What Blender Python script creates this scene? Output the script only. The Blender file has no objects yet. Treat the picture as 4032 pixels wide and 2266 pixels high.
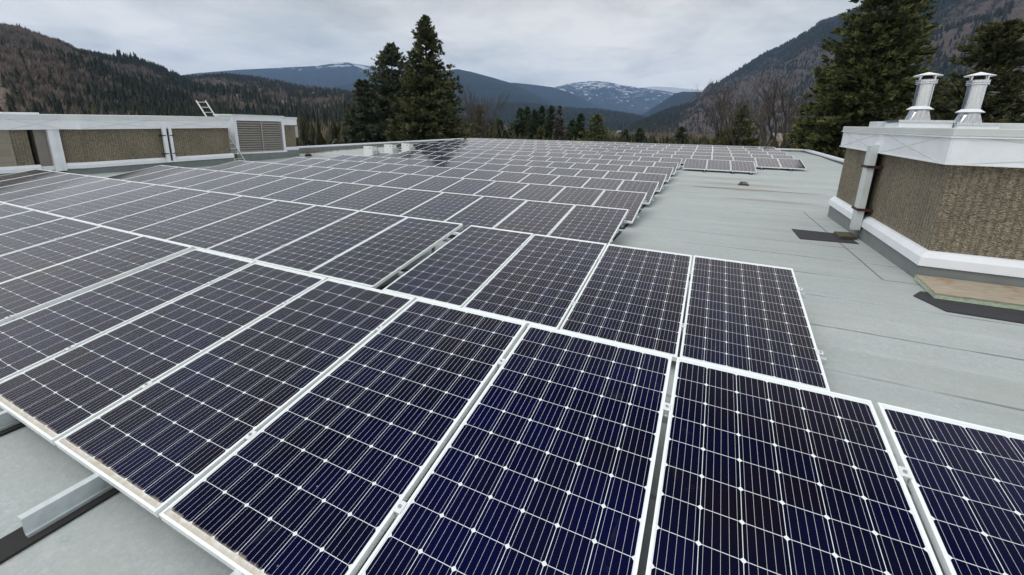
import bpy, bmesh, math, random
import numpy as np
from mathutils import Matrix, Vector, noise

S = bpy.context.scene
COL = S.collection
R = math.radians

# ------------------------------------------------------------------ camera
CAM = Vector((3.9014, -0.7528, 1.7412))
ROT = (R(76.1085), R(-1.3597), R(25.3372))
FPX = 1667.886                       # focal length in pixels of the 4032 px wide photograph
cam_d = bpy.data.cameras.new('camera')
cam = bpy.data.objects.new('camera', cam_d); COL.objects.link(cam)
cam.location = CAM; cam.rotation_euler = ROT
cam_d.sensor_fit = 'HORIZONTAL'; cam_d.sensor_width = 36.0
cam_d.lens = FPX / 4032 * 36
cam_d.shift_x = 28.24 / 4032; cam_d.shift_y = -215.16 / 4032
cam_d.clip_start = 0.05; cam_d.clip_end = 60000
S.camera = cam

# ------------------------------------------------------------------ light
SUN_EL, SUN_AZ = R(55), R(212)       # azimuth clockwise from +Y (behind the camera, a little left)
w = bpy.data.worlds.new('World'); S.world = w; w.use_nodes = True
wt = w.node_tree; wt.nodes.clear()
def wn(t, **k):
    n = wt.nodes.new(t)
    for a, b in k.items(): setattr(n, a, b)
    return n
wo = wn('ShaderNodeOutputWorld'); bg = wn('ShaderNodeBackground'); wt.links.new(bg.outputs[0], wo.inputs[0])
sky = wn('ShaderNodeTexSky', sky_type='NISHITA', sun_disc=False, sun_elevation=SUN_EL, sun_rotation=SUN_AZ)
sky.air_density = 1.0; sky.dust_density = 2.0
geo = wn('ShaderNodeTexCoord')
sep = wn('ShaderNodeSeparateXYZ'); wt.links.new(geo.outputs['Generated'], sep.inputs[0])
def wmath(op, a, b=None, clamp=False):
    n = wn('ShaderNodeMath', operation=op, use_clamp=clamp)
    for i, v in enumerate((a, b)):
        if v is None: continue
        if isinstance(v, (int, float)): n.inputs[i].default_value = v
        else: wt.links.new(v, n.inputs[i])
    return n.outputs[0]
zc = wmath('MAXIMUM', sep.outputs[2], 0.0)
den = wmath('ADD', zc, 0.16)
comb = wn('ShaderNodeCombineXYZ')
wt.links.new(wmath('DIVIDE', sep.outputs[0], den), comb.inputs[0])
wt.links.new(wmath('DIVIDE', sep.outputs[1], den), comb.inputs[1])
def wnoise(scale, detail, rough, off):
    m = wn('ShaderNodeMapping'); wt.links.new(comb.outputs[0], m.inputs[0])
    m.inputs['Location'].default_value = off
    n = wn('ShaderNodeTexNoise'); wt.links.new(m.outputs[0], n.inputs['Vector'])
    n.inputs['Scale'].default_value = scale; n.inputs['Detail'].default_value = detail; n.inputs['Roughness'].default_value = rough
    n.inputs['Distortion'].default_value = 0.3
    return n.outputs[0]
n1 = wnoise(0.55, 6, 0.55, (3.1, 1.7, 0)); n2 = wnoise(2.2, 5, 0.6, (7.0, 2.0, 4))
mixn = wmath('ADD', wmath('MULTIPLY', n1, 0.7), wmath('MULTIPLY', n2, 0.3))
cr = wn('ShaderNodeValToRGB'); wt.links.new(mixn, cr.inputs[0])
cr.color_ramp.elements[0].position = 0.40; cr.color_ramp.elements[0].color = (0.640, 0.668, 0.658, 1)
cr.color_ramp.elements[1].position = 0.58; cr.color_ramp.elements[1].color = (0.99, 0.968, 0.915, 1)
# brighter band low over the valley, brighter overhead (an even overcast)
hz = wn('ShaderNodeMapRange'); wt.links.new(sep.outputs[2], hz.inputs[0])
hz.inputs[1].default_value = 0.0; hz.inputs[2].default_value = 0.26; hz.inputs[3].default_value = 1.78; hz.inputs[4].default_value = 1.0
zen = wn('ShaderNodeMapRange'); wt.links.new(sep.outputs[2], zen.inputs[0])
zen.inputs[1].default_value = 0.3; zen.inputs[2].default_value = 0.85; zen.inputs[3].default_value = 1.0; zen.inputs[4].default_value = 1.42
n3 = wnoise(1.55, 6, 0.55, (1.3, 4.2, 2))
smudge = wn('ShaderNodeMapRange'); wt.links.new(n3, smudge.inputs[0])
smudge.inputs[1].default_value = 0.54; smudge.inputs[2].default_value = 0.66; smudge.inputs[3].default_value = 1.0; smudge.inputs[4].default_value = 0.84
br = wmath('MULTIPLY', wmath('MULTIPLY', hz.outputs[0], zen.outputs[0]), smudge.outputs[0])
SKY_STRENGTH = 0.1
vm = wn('ShaderNodeVectorMath', operation='SCALE'); wt.links.new(cr.outputs[0], vm.inputs[0])
wt.links.new(wmath('MULTIPLY', br, 1.0 / SKY_STRENGTH), vm.inputs['Scale'])
mx = wn('ShaderNodeMix', data_type='RGBA'); mx.inputs[0].default_value = 0.96
wt.links.new(sky.outputs[0], mx.inputs[6]); wt.links.new(vm.outputs[0], mx.inputs[7])
wt.links.new(mx.outputs[2], bg.inputs[0]); bg.inputs[1].default_value = SKY_STRENGTH

sd = bpy.data.lights.new('sun', 'SUN'); sd.energy = 1.25; sd.angle = R(40); sd.color = (1.0, 0.97, 0.93)
so = bpy.data.objects.new('sun', sd); COL.objects.link(so)
sdir = Vector((math.sin(SUN_AZ) * math.cos(SUN_EL), math.cos(SUN_AZ) * math.cos(SUN_EL), math.sin(SUN_EL)))
so.rotation_euler = sdir.to_track_quat('Z', 'Y').to_euler(); so.location = (0, 0, 30)

S.view_settings.view_transform = 'Standard'; S.view_settings.look = 'None'
S.view_settings.exposure = 0.0; S.view_settings.gamma = 1.0
S.render.engine = 'CYCLES'
S.cycles.use_denoising = True
S.cycles.max_bounces = 8; S.cycles.volume_bounces = 0
S.cycles.sample_clamp_indirect = 6

# ------------------------------------------------------------------ helpers: pixels of the photograph -> directions
RM = (Matrix.Rotation(ROT[2], 3, 'Z') @ Matrix.Rotation(ROT[1], 3, 'Y') @ Matrix.Rotation(ROT[0], 3, 'X'))
def ray(X, Y):                       # X, Y on a 2576 px wide view of the photograph
    X *= 1.56522; Y *= 1.56522
    return RM @ Vector(((X - 1987.76) / FPX, (917.84 - Y) / FPX, -1.0))
def az_el(X, Y):
    d = ray(X, Y)
    return math.atan2(d.x, d.y), math.atan2(d.z, math.hypot(d.x, d.y))
GROUND = -6.0
def spot(X, Ytop, dist):             # foot and height of a thing whose top shows at (X, Ytop), dist metres away
    a, e = az_el(X, Ytop)
    return Vector((CAM.x + dist * math.sin(a), CAM.y + dist * math.cos(a), GROUND)), CAM.z + dist * math.tan(e) - GROUND

YS = [-30, 10.4, 13, 15.6, 18.2, 20.8, 23.4, 26, 28.6, 31.2, 33.8, 60]
ZS = [-0.0, -0.01, -0.005, .03, .066, .135, .19, .25, .34, .41, .50, .65]
def roof_z(x, y):
    dip = .07 * min(1.0, max(0.0, (-13.0 - x) / 3.0)) * min(1.0, max(0.0, (17.5 - y) / 3.0))
    return float(np.interp(y, YS, ZS)) + .0055 * (x - 2.7) - .13 - dip

# ------------------------------------------------------------------ helpers: meshes and tags
class MB:
    def __init__(s): s.v = []; s.f = []; s.m = []; s.uv = None
    def face(s, pts, m=0):
        b = len(s.v); s.v += [tuple(p) for p in pts]; s.f.append(tuple(range(b, b + len(pts)))); s.m.append(m)
    def hexa(s, p, m=0):             # p: 8 points, bottom ring then top ring (counter-clockwise from above)
        b = len(s.v); s.v += [tuple(q) for q in p]
        for q in ((3, 2, 1, 0), (4, 5, 6, 7), (0, 1, 5, 4), (1, 2, 6, 5), (2, 3, 7, 6), (3, 0, 4, 7)):
            s.f.append(tuple(b + i for i in q)); s.m.append(m)
    def box(s, x0, x1, y0, y1, z0, z1, m=0, sh=0.0, y_ref=0.0):
        h = lambda y: sh * (y - y_ref)
        s.hexa([(x0, y0, z0 + h(y0)), (x1, y0, z0 + h(y0)), (x1, y1, z0 + h(y1)), (x0, y1, z0 + h(y1)),
                (x0, y0, z1 + h(y0)), (x1, y0, z1 + h(y0)), (x1, y1, z1 + h(y1)), (x0, y1, z1 + h(y1))], m)
    def tube(s, a, b, r0, r1=None, n=8, cap=True, m=0):
        a = Vector(a); b = Vector(b); r1 = r0 if r1 is None else r1
        d = (b - a).normalized(); u = d.orthogonal().normalized(); w_ = d.cross(u)
        k = len(s.v)
        for c, r in ((a, r0), (b, r1)):
            for i in range(n):
                t = 2 * math.pi * i / n; s.v.append(tuple(c + (u * math.cos(t) + w_ * math.sin(t)) * r))
        for i in range(n):
            j = (i + 1) % n; s.f.append((k + i, k + j, k + n + j, k + n + i)); s.m.append(m)
        if cap:
            s.f.append(tuple(k + i for i in reversed(range(n)))); s.m.append(m)
            s.f.append(tuple(k + n + i for i in range(n))); s.m.append(m)
    def lathe(s, c, prof, n=24, m=0):    # prof: list of (radius, z)
        k = len(s.v)
        for r, z in prof:
            for i in range(n):
                t = 2 * math.pi * i / n; s.v.append((c[0] + r * math.cos(t), c[1] + r * math.sin(t), c[2] + z))
        for q in range(len(prof) - 1):
            for i in range(n):
                j = (i + 1) % n; s.f.append((k + q * n + i, k + q * n + j, k + (q + 1) * n + j, k + (q + 1) * n + i)); s.m.append(m)
    def mesh(s, name, mats, smooth=False):
        me = bpy.data.meshes.new(name); me.from_pydata(s.v, [], s.f)
        for m in (mats if isinstance(mats, (list, tuple)) else [mats]): me.materials.append(m)
        me.polygons.foreach_set('material_index', s.m)
        if smooth: me.polygons.foreach_set('use_smooth', [True] * len(s.f))
        me.update(); return me
    def obj(s, name, mats, parent=None, smooth=False, bevel=0.0):
        o = link(name, s.mesh(name, mats, smooth), parent)
        if bevel:
            b = o.modifiers.new('bevel', 'BEVEL'); b.width = bevel; b.segments = 2; b.limit_method = 'ANGLE'
        return o
def link(name, data, parent=None):
    o = bpy.data.objects.new(name, data); COL.objects.link(o)
    if parent: o.parent = parent
    return o
def tag(o, label, cat=None, group=None, kind=None):
    if label: o['label'] = label
    if cat: o['category'] = cat
    if group: o['group'] = group
    if kind: o['kind'] = kind
    return o
def thing(name, label, cat, loc=(0, 0, 0), group=None):
    o = link(name, None); o.location = loc; o.empty_display_size = 0.2
    return tag(o, label, cat, group)
def world_mesh_to(o, loc):           # keep a mesh written in world coordinates under an Empty at loc
    o.data.transform(Matrix.Translation(-Vector(loc)))
def soup(name, V, mats, F=None, mi=None, tint=None, smooth=False):     # numpy triangle soup
    me = bpy.data.meshes.new(name)
    V = np.asarray(V, dtype=np.float32).reshape(-1, 3)
    n = len(V) // 3
    me.vertices.add(len(V)); me.vertices.foreach_set('co', V.ravel())
    me.loops.add(n * 3); me.polygons.add(n)
    me.loops.foreach_set('vertex_index', np.arange(n * 3, dtype=np.int32))
    me.polygons.foreach_set('loop_start', np.arange(0, n * 3, 3, dtype=np.int32))
    me.polygons.foreach_set('loop_total', np.full(n, 3, dtype=np.int32))
    for m in (mats if isinstance(mats, (list, tuple)) else [mats]): me.materials.append(m)
    if mi is not None: me.polygons.foreach_set('material_index', np.asarray(mi, dtype=np.int32))
    if tint is not None:
        a = me.attributes.new('tint', 'FLOAT', 'POINT'); a.data.foreach_set('value', np.asarray(tint, dtype=np.float32))
    me.update(calc_edges=True); return me

# ------------------------------------------------------------------ materials
def new_mat(name):
    m = bpy.data.materials.new(name); m.use_nodes = True
    return m, m.node_tree, m.node_tree.nodes['Principled BSDF']
class NT:
    def __init__(s, nt): s.nt = nt
    def n(s, t, **k):
        q = s.nt.nodes.new(t)
        for a, b in k.items(): setattr(q, a, b)
        return q
    def put(s, sock, v):
        if isinstance(v, bpy.types.NodeSocket): s.nt.links.new(v, sock)
        elif isinstance(v, (tuple, list)) and len(v) == 3 and sock.type == 'RGBA': sock.default_value = (*v, 1)
        else: sock.default_value = v
    def math(s, op, a, b=None, c=None, clamp=False):
        q = s.n('ShaderNodeMath', operation=op, use_clamp=clamp)
        for i, v in enumerate((a, b, c)):
            if v is not None: s.put(q.inputs[i], v)
        return q.outputs[0]
    def mix(s, f, a, b, mode='MIX'):
        q = s.n('ShaderNodeMix', data_type='RGBA', blend_type=mode)
        s.put(q.inputs[0], f); s.put(q.inputs[6], a); s.put(q.inputs[7], b); return q.outputs[2]
    def noise(s, vec, scale, detail=4, rough=0.55, dist=0.0, w=None):
        q = s.n('ShaderNodeTexNoise')
        s.put(q.inputs['Vector'], vec); q.inputs['Scale'].default_value = scale
        q.inputs['Detail'].default_value = detail; q.inputs['Roughness'].default_value = rough; q.inputs['Distortion'].default_value = dist
        return q.outputs[0]
    def coord(s, kind='Object'): return s.n('ShaderNodeTexCoord').outputs[kind]
    def pos(s): return s.n('ShaderNodeNewGeometry').outputs['Position']
    def mapping(s, vec, scale=(1, 1, 1), loc=(0, 0, 0), rot=(0, 0, 0)):
        q = s.n('ShaderNodeMapping'); s.put(q.inputs[0], vec)
        q.inputs['Scale'].default_value = scale; q.inputs['Location'].default_value = loc; q.inputs['Rotation'].default_value = rot
        return q.outputs[0]
    def ramp(s, f, stops):
        q = s.n('ShaderNodeValToRGB'); s.put(q.inputs[0], f); e = q.color_ramp.elements
        while len(e) < len(stops): e.new(0.5)
        for i, (p, c) in enumerate(stops):
            e[i].position = p; e[i].color = (*c, 1) if len(c) == 3 else c
        return q.outputs[0]
    def range(s, v, a, b, c=0.0, d=1.0):
        q = s.n('ShaderNodeMapRange'); s.put(q.inputs[0], v)
        for i, x in enumerate((a, b, c, d)): s.put(q.inputs[i + 1], x)
        return q.outputs[0]
    def bump(s, h, strength, dist=0.01):
        q = s.n('ShaderNodeBump'); s.put(q.inputs['Height'], h); q.inputs['Strength'].default_value = strength; q.inputs['Distance'].default_value = dist
        return q.outputs[0]
    def sep(s, v):
        q = s.n('ShaderNodeSeparateXYZ'); s.put(q.inputs[0], v); return q.outputs
    def comb(s, x, y, z=0.0):
        q = s.n('ShaderNodeCombineXYZ')
        for i, v in enumerate((x, y, z)): s.put(q.inputs[i], v)
        return q.outputs[0]

def flat_mat(name, col, rough=0.5, metal=0.0, var=0.08, scale=6.0, bump=0.0, spec=0.5):
    m, nt, b = new_mat(name); t = NT(nt)
    v = t.pos(); f = t.noise(v, scale, 5, 0.6)
    lo = tuple(c * (1 - var) for c in col); hi = tuple(min(1, c * (1 + var)) for c in col)
    t.put(b.inputs['Base Color'], t.ramp(f, [(0.3, lo), (0.7, hi)]))
    t.put(b.inputs['Roughness'], t.range(f, 0.3, 0.7, max(0.02, rough - 0.06), min(1, rough + 0.06)))
    b.inputs['Metallic'].default_value = metal; b.inputs['Specular IOR Level'].default_value = spec
    if bump: t.put(b.inputs['Normal'], t.bump(t.noise(v, scale * 12, 3, 0.6), bump, 0.004))
    return m

M = {}
M['white'] = flat_mat('white_sheet_metal', (0.78, 0.81, 0.86), 0.42, 0.0, 0.05, 3.0)
M['cap'] = flat_mat('grey_cap_metal', (0.56, 0.60, 0.60), 0.45, 0.0, 0.05, 3.0)
M['cap2'] = flat_mat('light_cap_metal', (0.64, 0.69, 0.70), 0.45, 0.0, 0.06, 3.0)
M['frame'] = flat_mat('anodised_aluminium', (0.88, 0.91, 0.92), 0.36, 0.08, 0.05, 14.0)
M['clamp'] = flat_mat('clamp_aluminium', (0.80, 0.82, 0.84), 0.32, 0.35, 0.06, 30.0)
M['steel'] = flat_mat('dull_steel', (0.40, 0.41, 0.42), 0.35, 0.9, 0.15, 40.0)
M['rail'] = flat_mat('galvanised_rail', (0.66, 0.71, 0.73), 0.35, 0.55, 0.10, 20.0)
M['iron'] = flat_mat('cast_iron', (0.06, 0.055, 0.05), 0.6, 0.3, 0.3, 20.0)
M['rubber'] = flat_mat('black_rubber', (0.018, 0.017, 0.017), 0.8, 0.0, 0.3, 25.0, 0.3)
M['mat'] = flat_mat('black_walkway_mat', (0.035, 0.035, 0.042), 0.85, 0.0, 0.25, 12.0, 0.4)
M['louver'] = flat_mat('grey_louvre_paint', (0.36, 0.34, 0.31), 0.5, 0.0, 0.10, 8.0)
M['dark'] = flat_mat('dark_gap', (0.012, 0.011, 0.011), 0.8, 0.0, 0.2, 8.0)
M['upstand'] = flat_mat('grey_membrane_upstand', (0.20, 0.225, 0.225), 0.85, 0.0, 0.12, 4.0, 0.5)
M['plastic'] = flat_mat('white_powder_coat', (0.78, 0.80, 0.80), 0.38, 0.0, 0.03, 5.0)
M['greylabel'] = flat_mat('grey_print', (0.20, 0.20, 0.22), 0.5, 0.0, 0.1, 50.0)
M['box'] = flat_mat('pale_grey_box', (0.42, 0.45, 0.45), 0.5, 0.0, 0.06, 8.0)
M['ladder'] = flat_mat('ladder_aluminium', (0.66, 0.66, 0.64), 0.38, 0.4, 0.10, 15.0)
M['strap'] = flat_mat('rusty_strap', (0.045, 0.012, 0.012), 0.6, 0.0, 0.4, 20.0)
M['bark'] = flat_mat('bark', (0.058, 0.047, 0.041), 0.9, 0.0, 0.35, 5.0, 0.5)
M['twig'] = flat_mat('grey_twigs', (0.085, 0.072, 0.066), 0.9, 0.0, 0.30, 2.0)
M['foam'] = flat_mat('green_foam', (0.46, 0.56, 0.42), 0.8, 0.0, 0.25, 25.0, 0.6)
M['paver'] = flat_mat('mossy_paver', (0.085, 0.075, 0.052), 0.9, 0.0, 0.35, 20.0, 0.8)
M['leaf'] = flat_mat('dead_leaves', (0.20, 0.115, 0.07), 0.9, 0.0, 0.4, 9.0)
M['panelgrey'] = flat_mat('grey_panel', (0.225, 0.205, 0.18), 0.75, 0.0, 0.08, 3.0)

def mat_galv():
    m, nt, b = new_mat('spiral_galvanised'); t = NT(nt)
    v = t.coord('Object'); f = t.noise(t.mapping(v, (14, 14, 1.2)), 3.0, 3, 0.6)
    t.put(b.inputs['Base Color'], t.ramp(f, [(0.3, (0.46, 0.47, 0.49)), (0.7, (0.64, 0.65, 0.67))]))
    b.inputs['Metallic'].default_value = 0.92
    t.put(b.inputs['Roughness'], t.range(f, 0.3, 0.7, 0.15, 0.23))
    t.put(b.inputs['Normal'], t.bump(f, 0.05, 0.004)); return m
M['galv'] = mat_galv()

def mat_plywood():
    m, nt, b = new_mat('weathered_plywood'); t = NT(nt); v = t.pos()
    g = t.noise(t.mapping(v, (2, 14, 2)), 3.0, 5, 0.6); f = t.noise(v, 3.0, 4, 0.6)
    c = t.ramp(g, [(0.3, (0.28, 0.235, 0.175)), (0.7, (0.46, 0.40, 0.32))])
    c = t.mix(t.range(f, 0.55, 0.72), c, (0.30, 0.15, 0.075))
    t.put(b.inputs['Base Color'], c); b.inputs['Roughness'].default_value = 0.85; return m
M['plywood'] = mat_plywood()

def mat_block():
    m, nt, b = new_mat('painted_block'); t = NT(nt); v = t.pos()
    s = t.sep(v); q = t.n('ShaderNodeTexBrick'); t.put(q.inputs['Vector'], t.comb(s[1], s[2]))
    q.inputs['Scale'].default_value = 1.0; q.inputs['Brick Width'].default_value = 0.62; q.inputs['Row Height'].default_value = 0.21
    q.inputs['Mortar Size'].default_value = 0.006
    q.inputs['Color1'].default_value = (0.24, 0.22, 0.175, 1); q.inputs['Color2'].default_value = (0.31, 0.285, 0.225, 1); q.inputs['Mortar'].default_value = (0.19, 0.175, 0.14, 1)
    t.put(b.inputs['Base Color'], q.outputs[0]); b.inputs['Roughness'].default_value = 0.8; return m
M['block'] = mat_block()

def mat_aggregate():                 # ribbed exposed-aggregate concrete
    m, nt, b = new_mat('ribbed_aggregate'); t = NT(nt); v = t.pos(); s = t.sep(v)
    along = t.math('ADD', s[0], s[1])
    warp = t.math('MULTIPLY', t.noise(v, 9, 3, 0.6), 0.035)
    rib = t.math('SINE', t.math('MULTIPLY', t.math('ADD', along, warp), 2 * math.pi / 0.085))
    vo = t.n('ShaderNodeTexVoronoi'); t.put(vo.inputs['Vector'], v); vo.inputs['Scale'].default_value = 55
    peb = t.sep(vo.outputs['Color'])[0]
    n = t.noise(v, 14, 5, 0.7); big = t.noise(v, 0.9, 4, 0.6)
    c = t.ramp(t.math('ADD', t.math('MULTIPLY', n, 0.6), t.math('MULTIPLY', peb, 0.4)),
               [(0.25, (0.155, 0.130, 0.095)), (0.5, (0.335, 0.285, 0.205)), (0.70, (0.45, 0.39, 0.29)), (0.9, (0.68, 0.61, 0.49))])
    c = t.mix(t.range(big, 0.4, 0.7, 0.0, 0.35), c, (0.10, 0.095, 0.075))
    c = t.mix(t.range(t.noise(t.mapping(v, (4, 4, .3)), 1.0, 5, 0.7), 0.5, 0.75, 0.0, 0.35), c, (0.10, 0.09, 0.07))
    c = t.mix(t.range(rib, -1.0, -0.1, 0.42, 0.0), c, (0.10, 0.088, 0.068))
    t.put(b.inputs['Base Color'], c); b.inputs['Roughness'].default_value = 0.92
    h = t.math('ADD', t.math('MULTIPLY', rib, 0.75), t.math('ADD', t.math('MULTIPLY', n, 0.9), t.math('MULTIPLY', vo.outputs['Distance'], 12)))
    t.put(b.inputs['Normal'], t.bump(h, 0.65, 0.012)); return m
M['aggregate'] = mat_aggregate()

def mat_roof():
    m, nt, b = new_mat('roof_membrane'); t = NT(nt); v = t.pos(); s = t.sep(v)
    g = t.noise(v, 60, 3, 0.75); big = t.noise(v, 0.45, 5, 0.6); streak = t.noise(t.mapping(v, (0.35, 3.0, 1)), 1.0, 5, 0.6)
    col = t.ramp(big, [(0.3, (0.385, 0.430, 0.432)), (0.7, (0.450, 0.497, 0.515))])
    col = t.mix(t.range(streak, 0.42, 0.70, 0.0, 0.65), col, (0.53, 0.56, 0.56))
    col = t.mix(t.range(g, 0.30, 0.70, 0.0, 0.34), col, (0.20, 0.215, 0.215))
    col = t.mix(t.range(t.noise(v, 26, 4, 0.8), 0.5, 0.68, 0.0, 0.42), col, (0.60, 0.62, 0.62))
    col = t.mix(t.range(t.noise(v, 17, 5, 0.8), 0.56, 0.70, 0.0, 0.40), col, (0.22, 0.235, 0.235))
    col = t.mix(t.range(t.noise(v, 1.9, 5, 0.65), 0.45, 0.7, 0.0, 0.55), col, (0.385, 0.405, 0.375))
    mott = t.noise(v, 7, 4, 0.7)
    col = t.mix(t.range(mott, 0.5, 0.8, 0.0, 0.22), col, (0.26, 0.28, 0.28))
    # lap seams of the sheets: along X about every metre, short end laps along Y
    wob = t.math('MULTIPLY', t.math('SUBTRACT', t.noise(v, 0.8, 3, 0.6), 0.5), 0.06)
    yy = t.math('ADD', t.math('ADD', s[1], wob), 0.21)
    fr = t.math('FRACT', t.math('DIVIDE', yy, 0.98))
    d = t.math('MULTIPLY', t.math('ABSOLUTE', t.math('SUBTRACT', fr, 0.5)), 0.98)
    row = t.math('FLOOR', t.math('DIVIDE', yy, 0.98))
    line = t.range(d, 0.009, 0.024, 1.0, 0.0)
    brk = t.range(t.noise(t.comb(s[0], t.math('MULTIPLY', row, 7.3)), 0.7, 4, 0.65), 0.38, 0.64, 0.16, 0.9)
    seam = t.math('MULTIPLY', line, brk)
    off = t.math('ADD', 5.15, t.math('MULTIPLY', t.math('SINE', t.math('MULTIPLY', row, 12.9)), 0.22))
    fx = t.math('FRACT', t.math('DIVIDE', t.math('ADD', t.math('ADD', s[0], 60.0), off), 9.0))
    dx = t.math('MULTIPLY', t.math('ABSOLUTE', t.math('SUBTRACT', fx, 0.5)), 9.0)
    seam2 = t.math('MULTIPLY', t.range(dx, 0.007, 0.018, 1.0, 0.0), 0.8)
    seam = t.math('MAXIMUM', seam, seam2)
    # edge of the flashing strip that laps onto the roof round the right penthouse
    wl = t.math('MULTIPLY', t.range(t.math('ABSOLUTE', t.math('SUBTRACT', t.math('ADD', s[0], t.math('MULTIPLY', wob, 0.6)), 6.24)), 0.006, 0.018, 1.0, 0.0),
                t.math('MULTIPLY', t.math('GREATER_THAN', s[1], 6.3), t.math('LESS_THAN', s[1], 11.9)))
    ws = t.math('MULTIPLY', t.range(t.math('ABSOLUTE', t.math('SUBTRACT', s[1], 6.3)), 0.006, 0.018, 1.0, 0.0), t.math('GREATER_THAN', s[0], 6.24))
    seam = t.math('MAXIMUM', seam, t.math('MULTIPLY', t.math('MAXIMUM', wl, ws), 0.75))
    tone = t.n('ShaderNodeTexWhiteNoise', noise_dimensions='1D'); t.put(tone.inputs['W'], row)
    col = t.mix(t.math('MULTIPLY', tone.outputs[0], 0.30), col, (0.29, 0.325, 0.325))
    edge = t.range(d, 0.0, 0.10, 1.0, 0.0)
    col = t.mix(t.math('MULTIPLY', edge, 0.18), col, (0.56, 0.59, 0.59))
    col = t.mix(seam, col, (0.085, 0.095, 0.095))
    # brown silt left by ponding round the drain
    wx = t.math('ADD', s[0], t.math('MULTIPLY', t.math('SUBTRACT', big, 0.5), 1.6))
    wy = t.math('ADD', s[1], t.math('MULTIPLY', t.math('SUBTRACT', streak, 0.5), 1.0))
    def blob(cx, cy, rx, ry):
        a = t.math('POWER', t.math('DIVIDE', t.math('SUBTRACT', wx, cx), rx), 2)
        c = t.math('POWER', t.math('DIVIDE', t.math('SUBTRACT', wy, cy), ry), 2)
        return t.range(t.math('ADD', a, c), 0.1, 1.0, 1.0, 0.0)
    st = t.math('MULTIPLY', blob(5.2, 15.6, 2.4, 0.40), 0.85)
    st = t.math('MAXIMUM', st, t.math('MULTIPLY', blob(5.0, 16.9, 1.8, 0.7), 0.45))
    st = t.math('MAXIMUM', st, t.math('MULTIPLY', blob(5.6, 13.4, 1.5, 0.28), 0.6))
    st = t.math('MAXIMUM', st, t.math('MULTIPLY', blob(4.6, 18.6, 2.2, 0.35), 0.4))
    st = t.math('MULTIPLY', st, t.range(streak, 0.35, 0.6, 0.25, 1.0))
    col = t.mix(st, col, (0.24, 0.165, 0.12))
    ln = t.math('MULTIPLY', blob(4.9, 15.55, 2.6, 0.16), t.range(streak, 0.3, 0.5, 0.45, 1.0))
    col = t.mix(ln, col, (0.085, 0.052, 0.035))
    t.put(b.inputs['Base Color'], col); b.inputs['Roughness'].default_value = 0.78; b.inputs['Specular IOR Level'].default_value = 0.3
    t.put(b.inputs['Normal'], t.bump(t.math('ADD', g, t.math('MULTIPLY', seam, 2.0)), 0.35, 0.004)); return m
M['roof'] = mat_roof()

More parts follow.
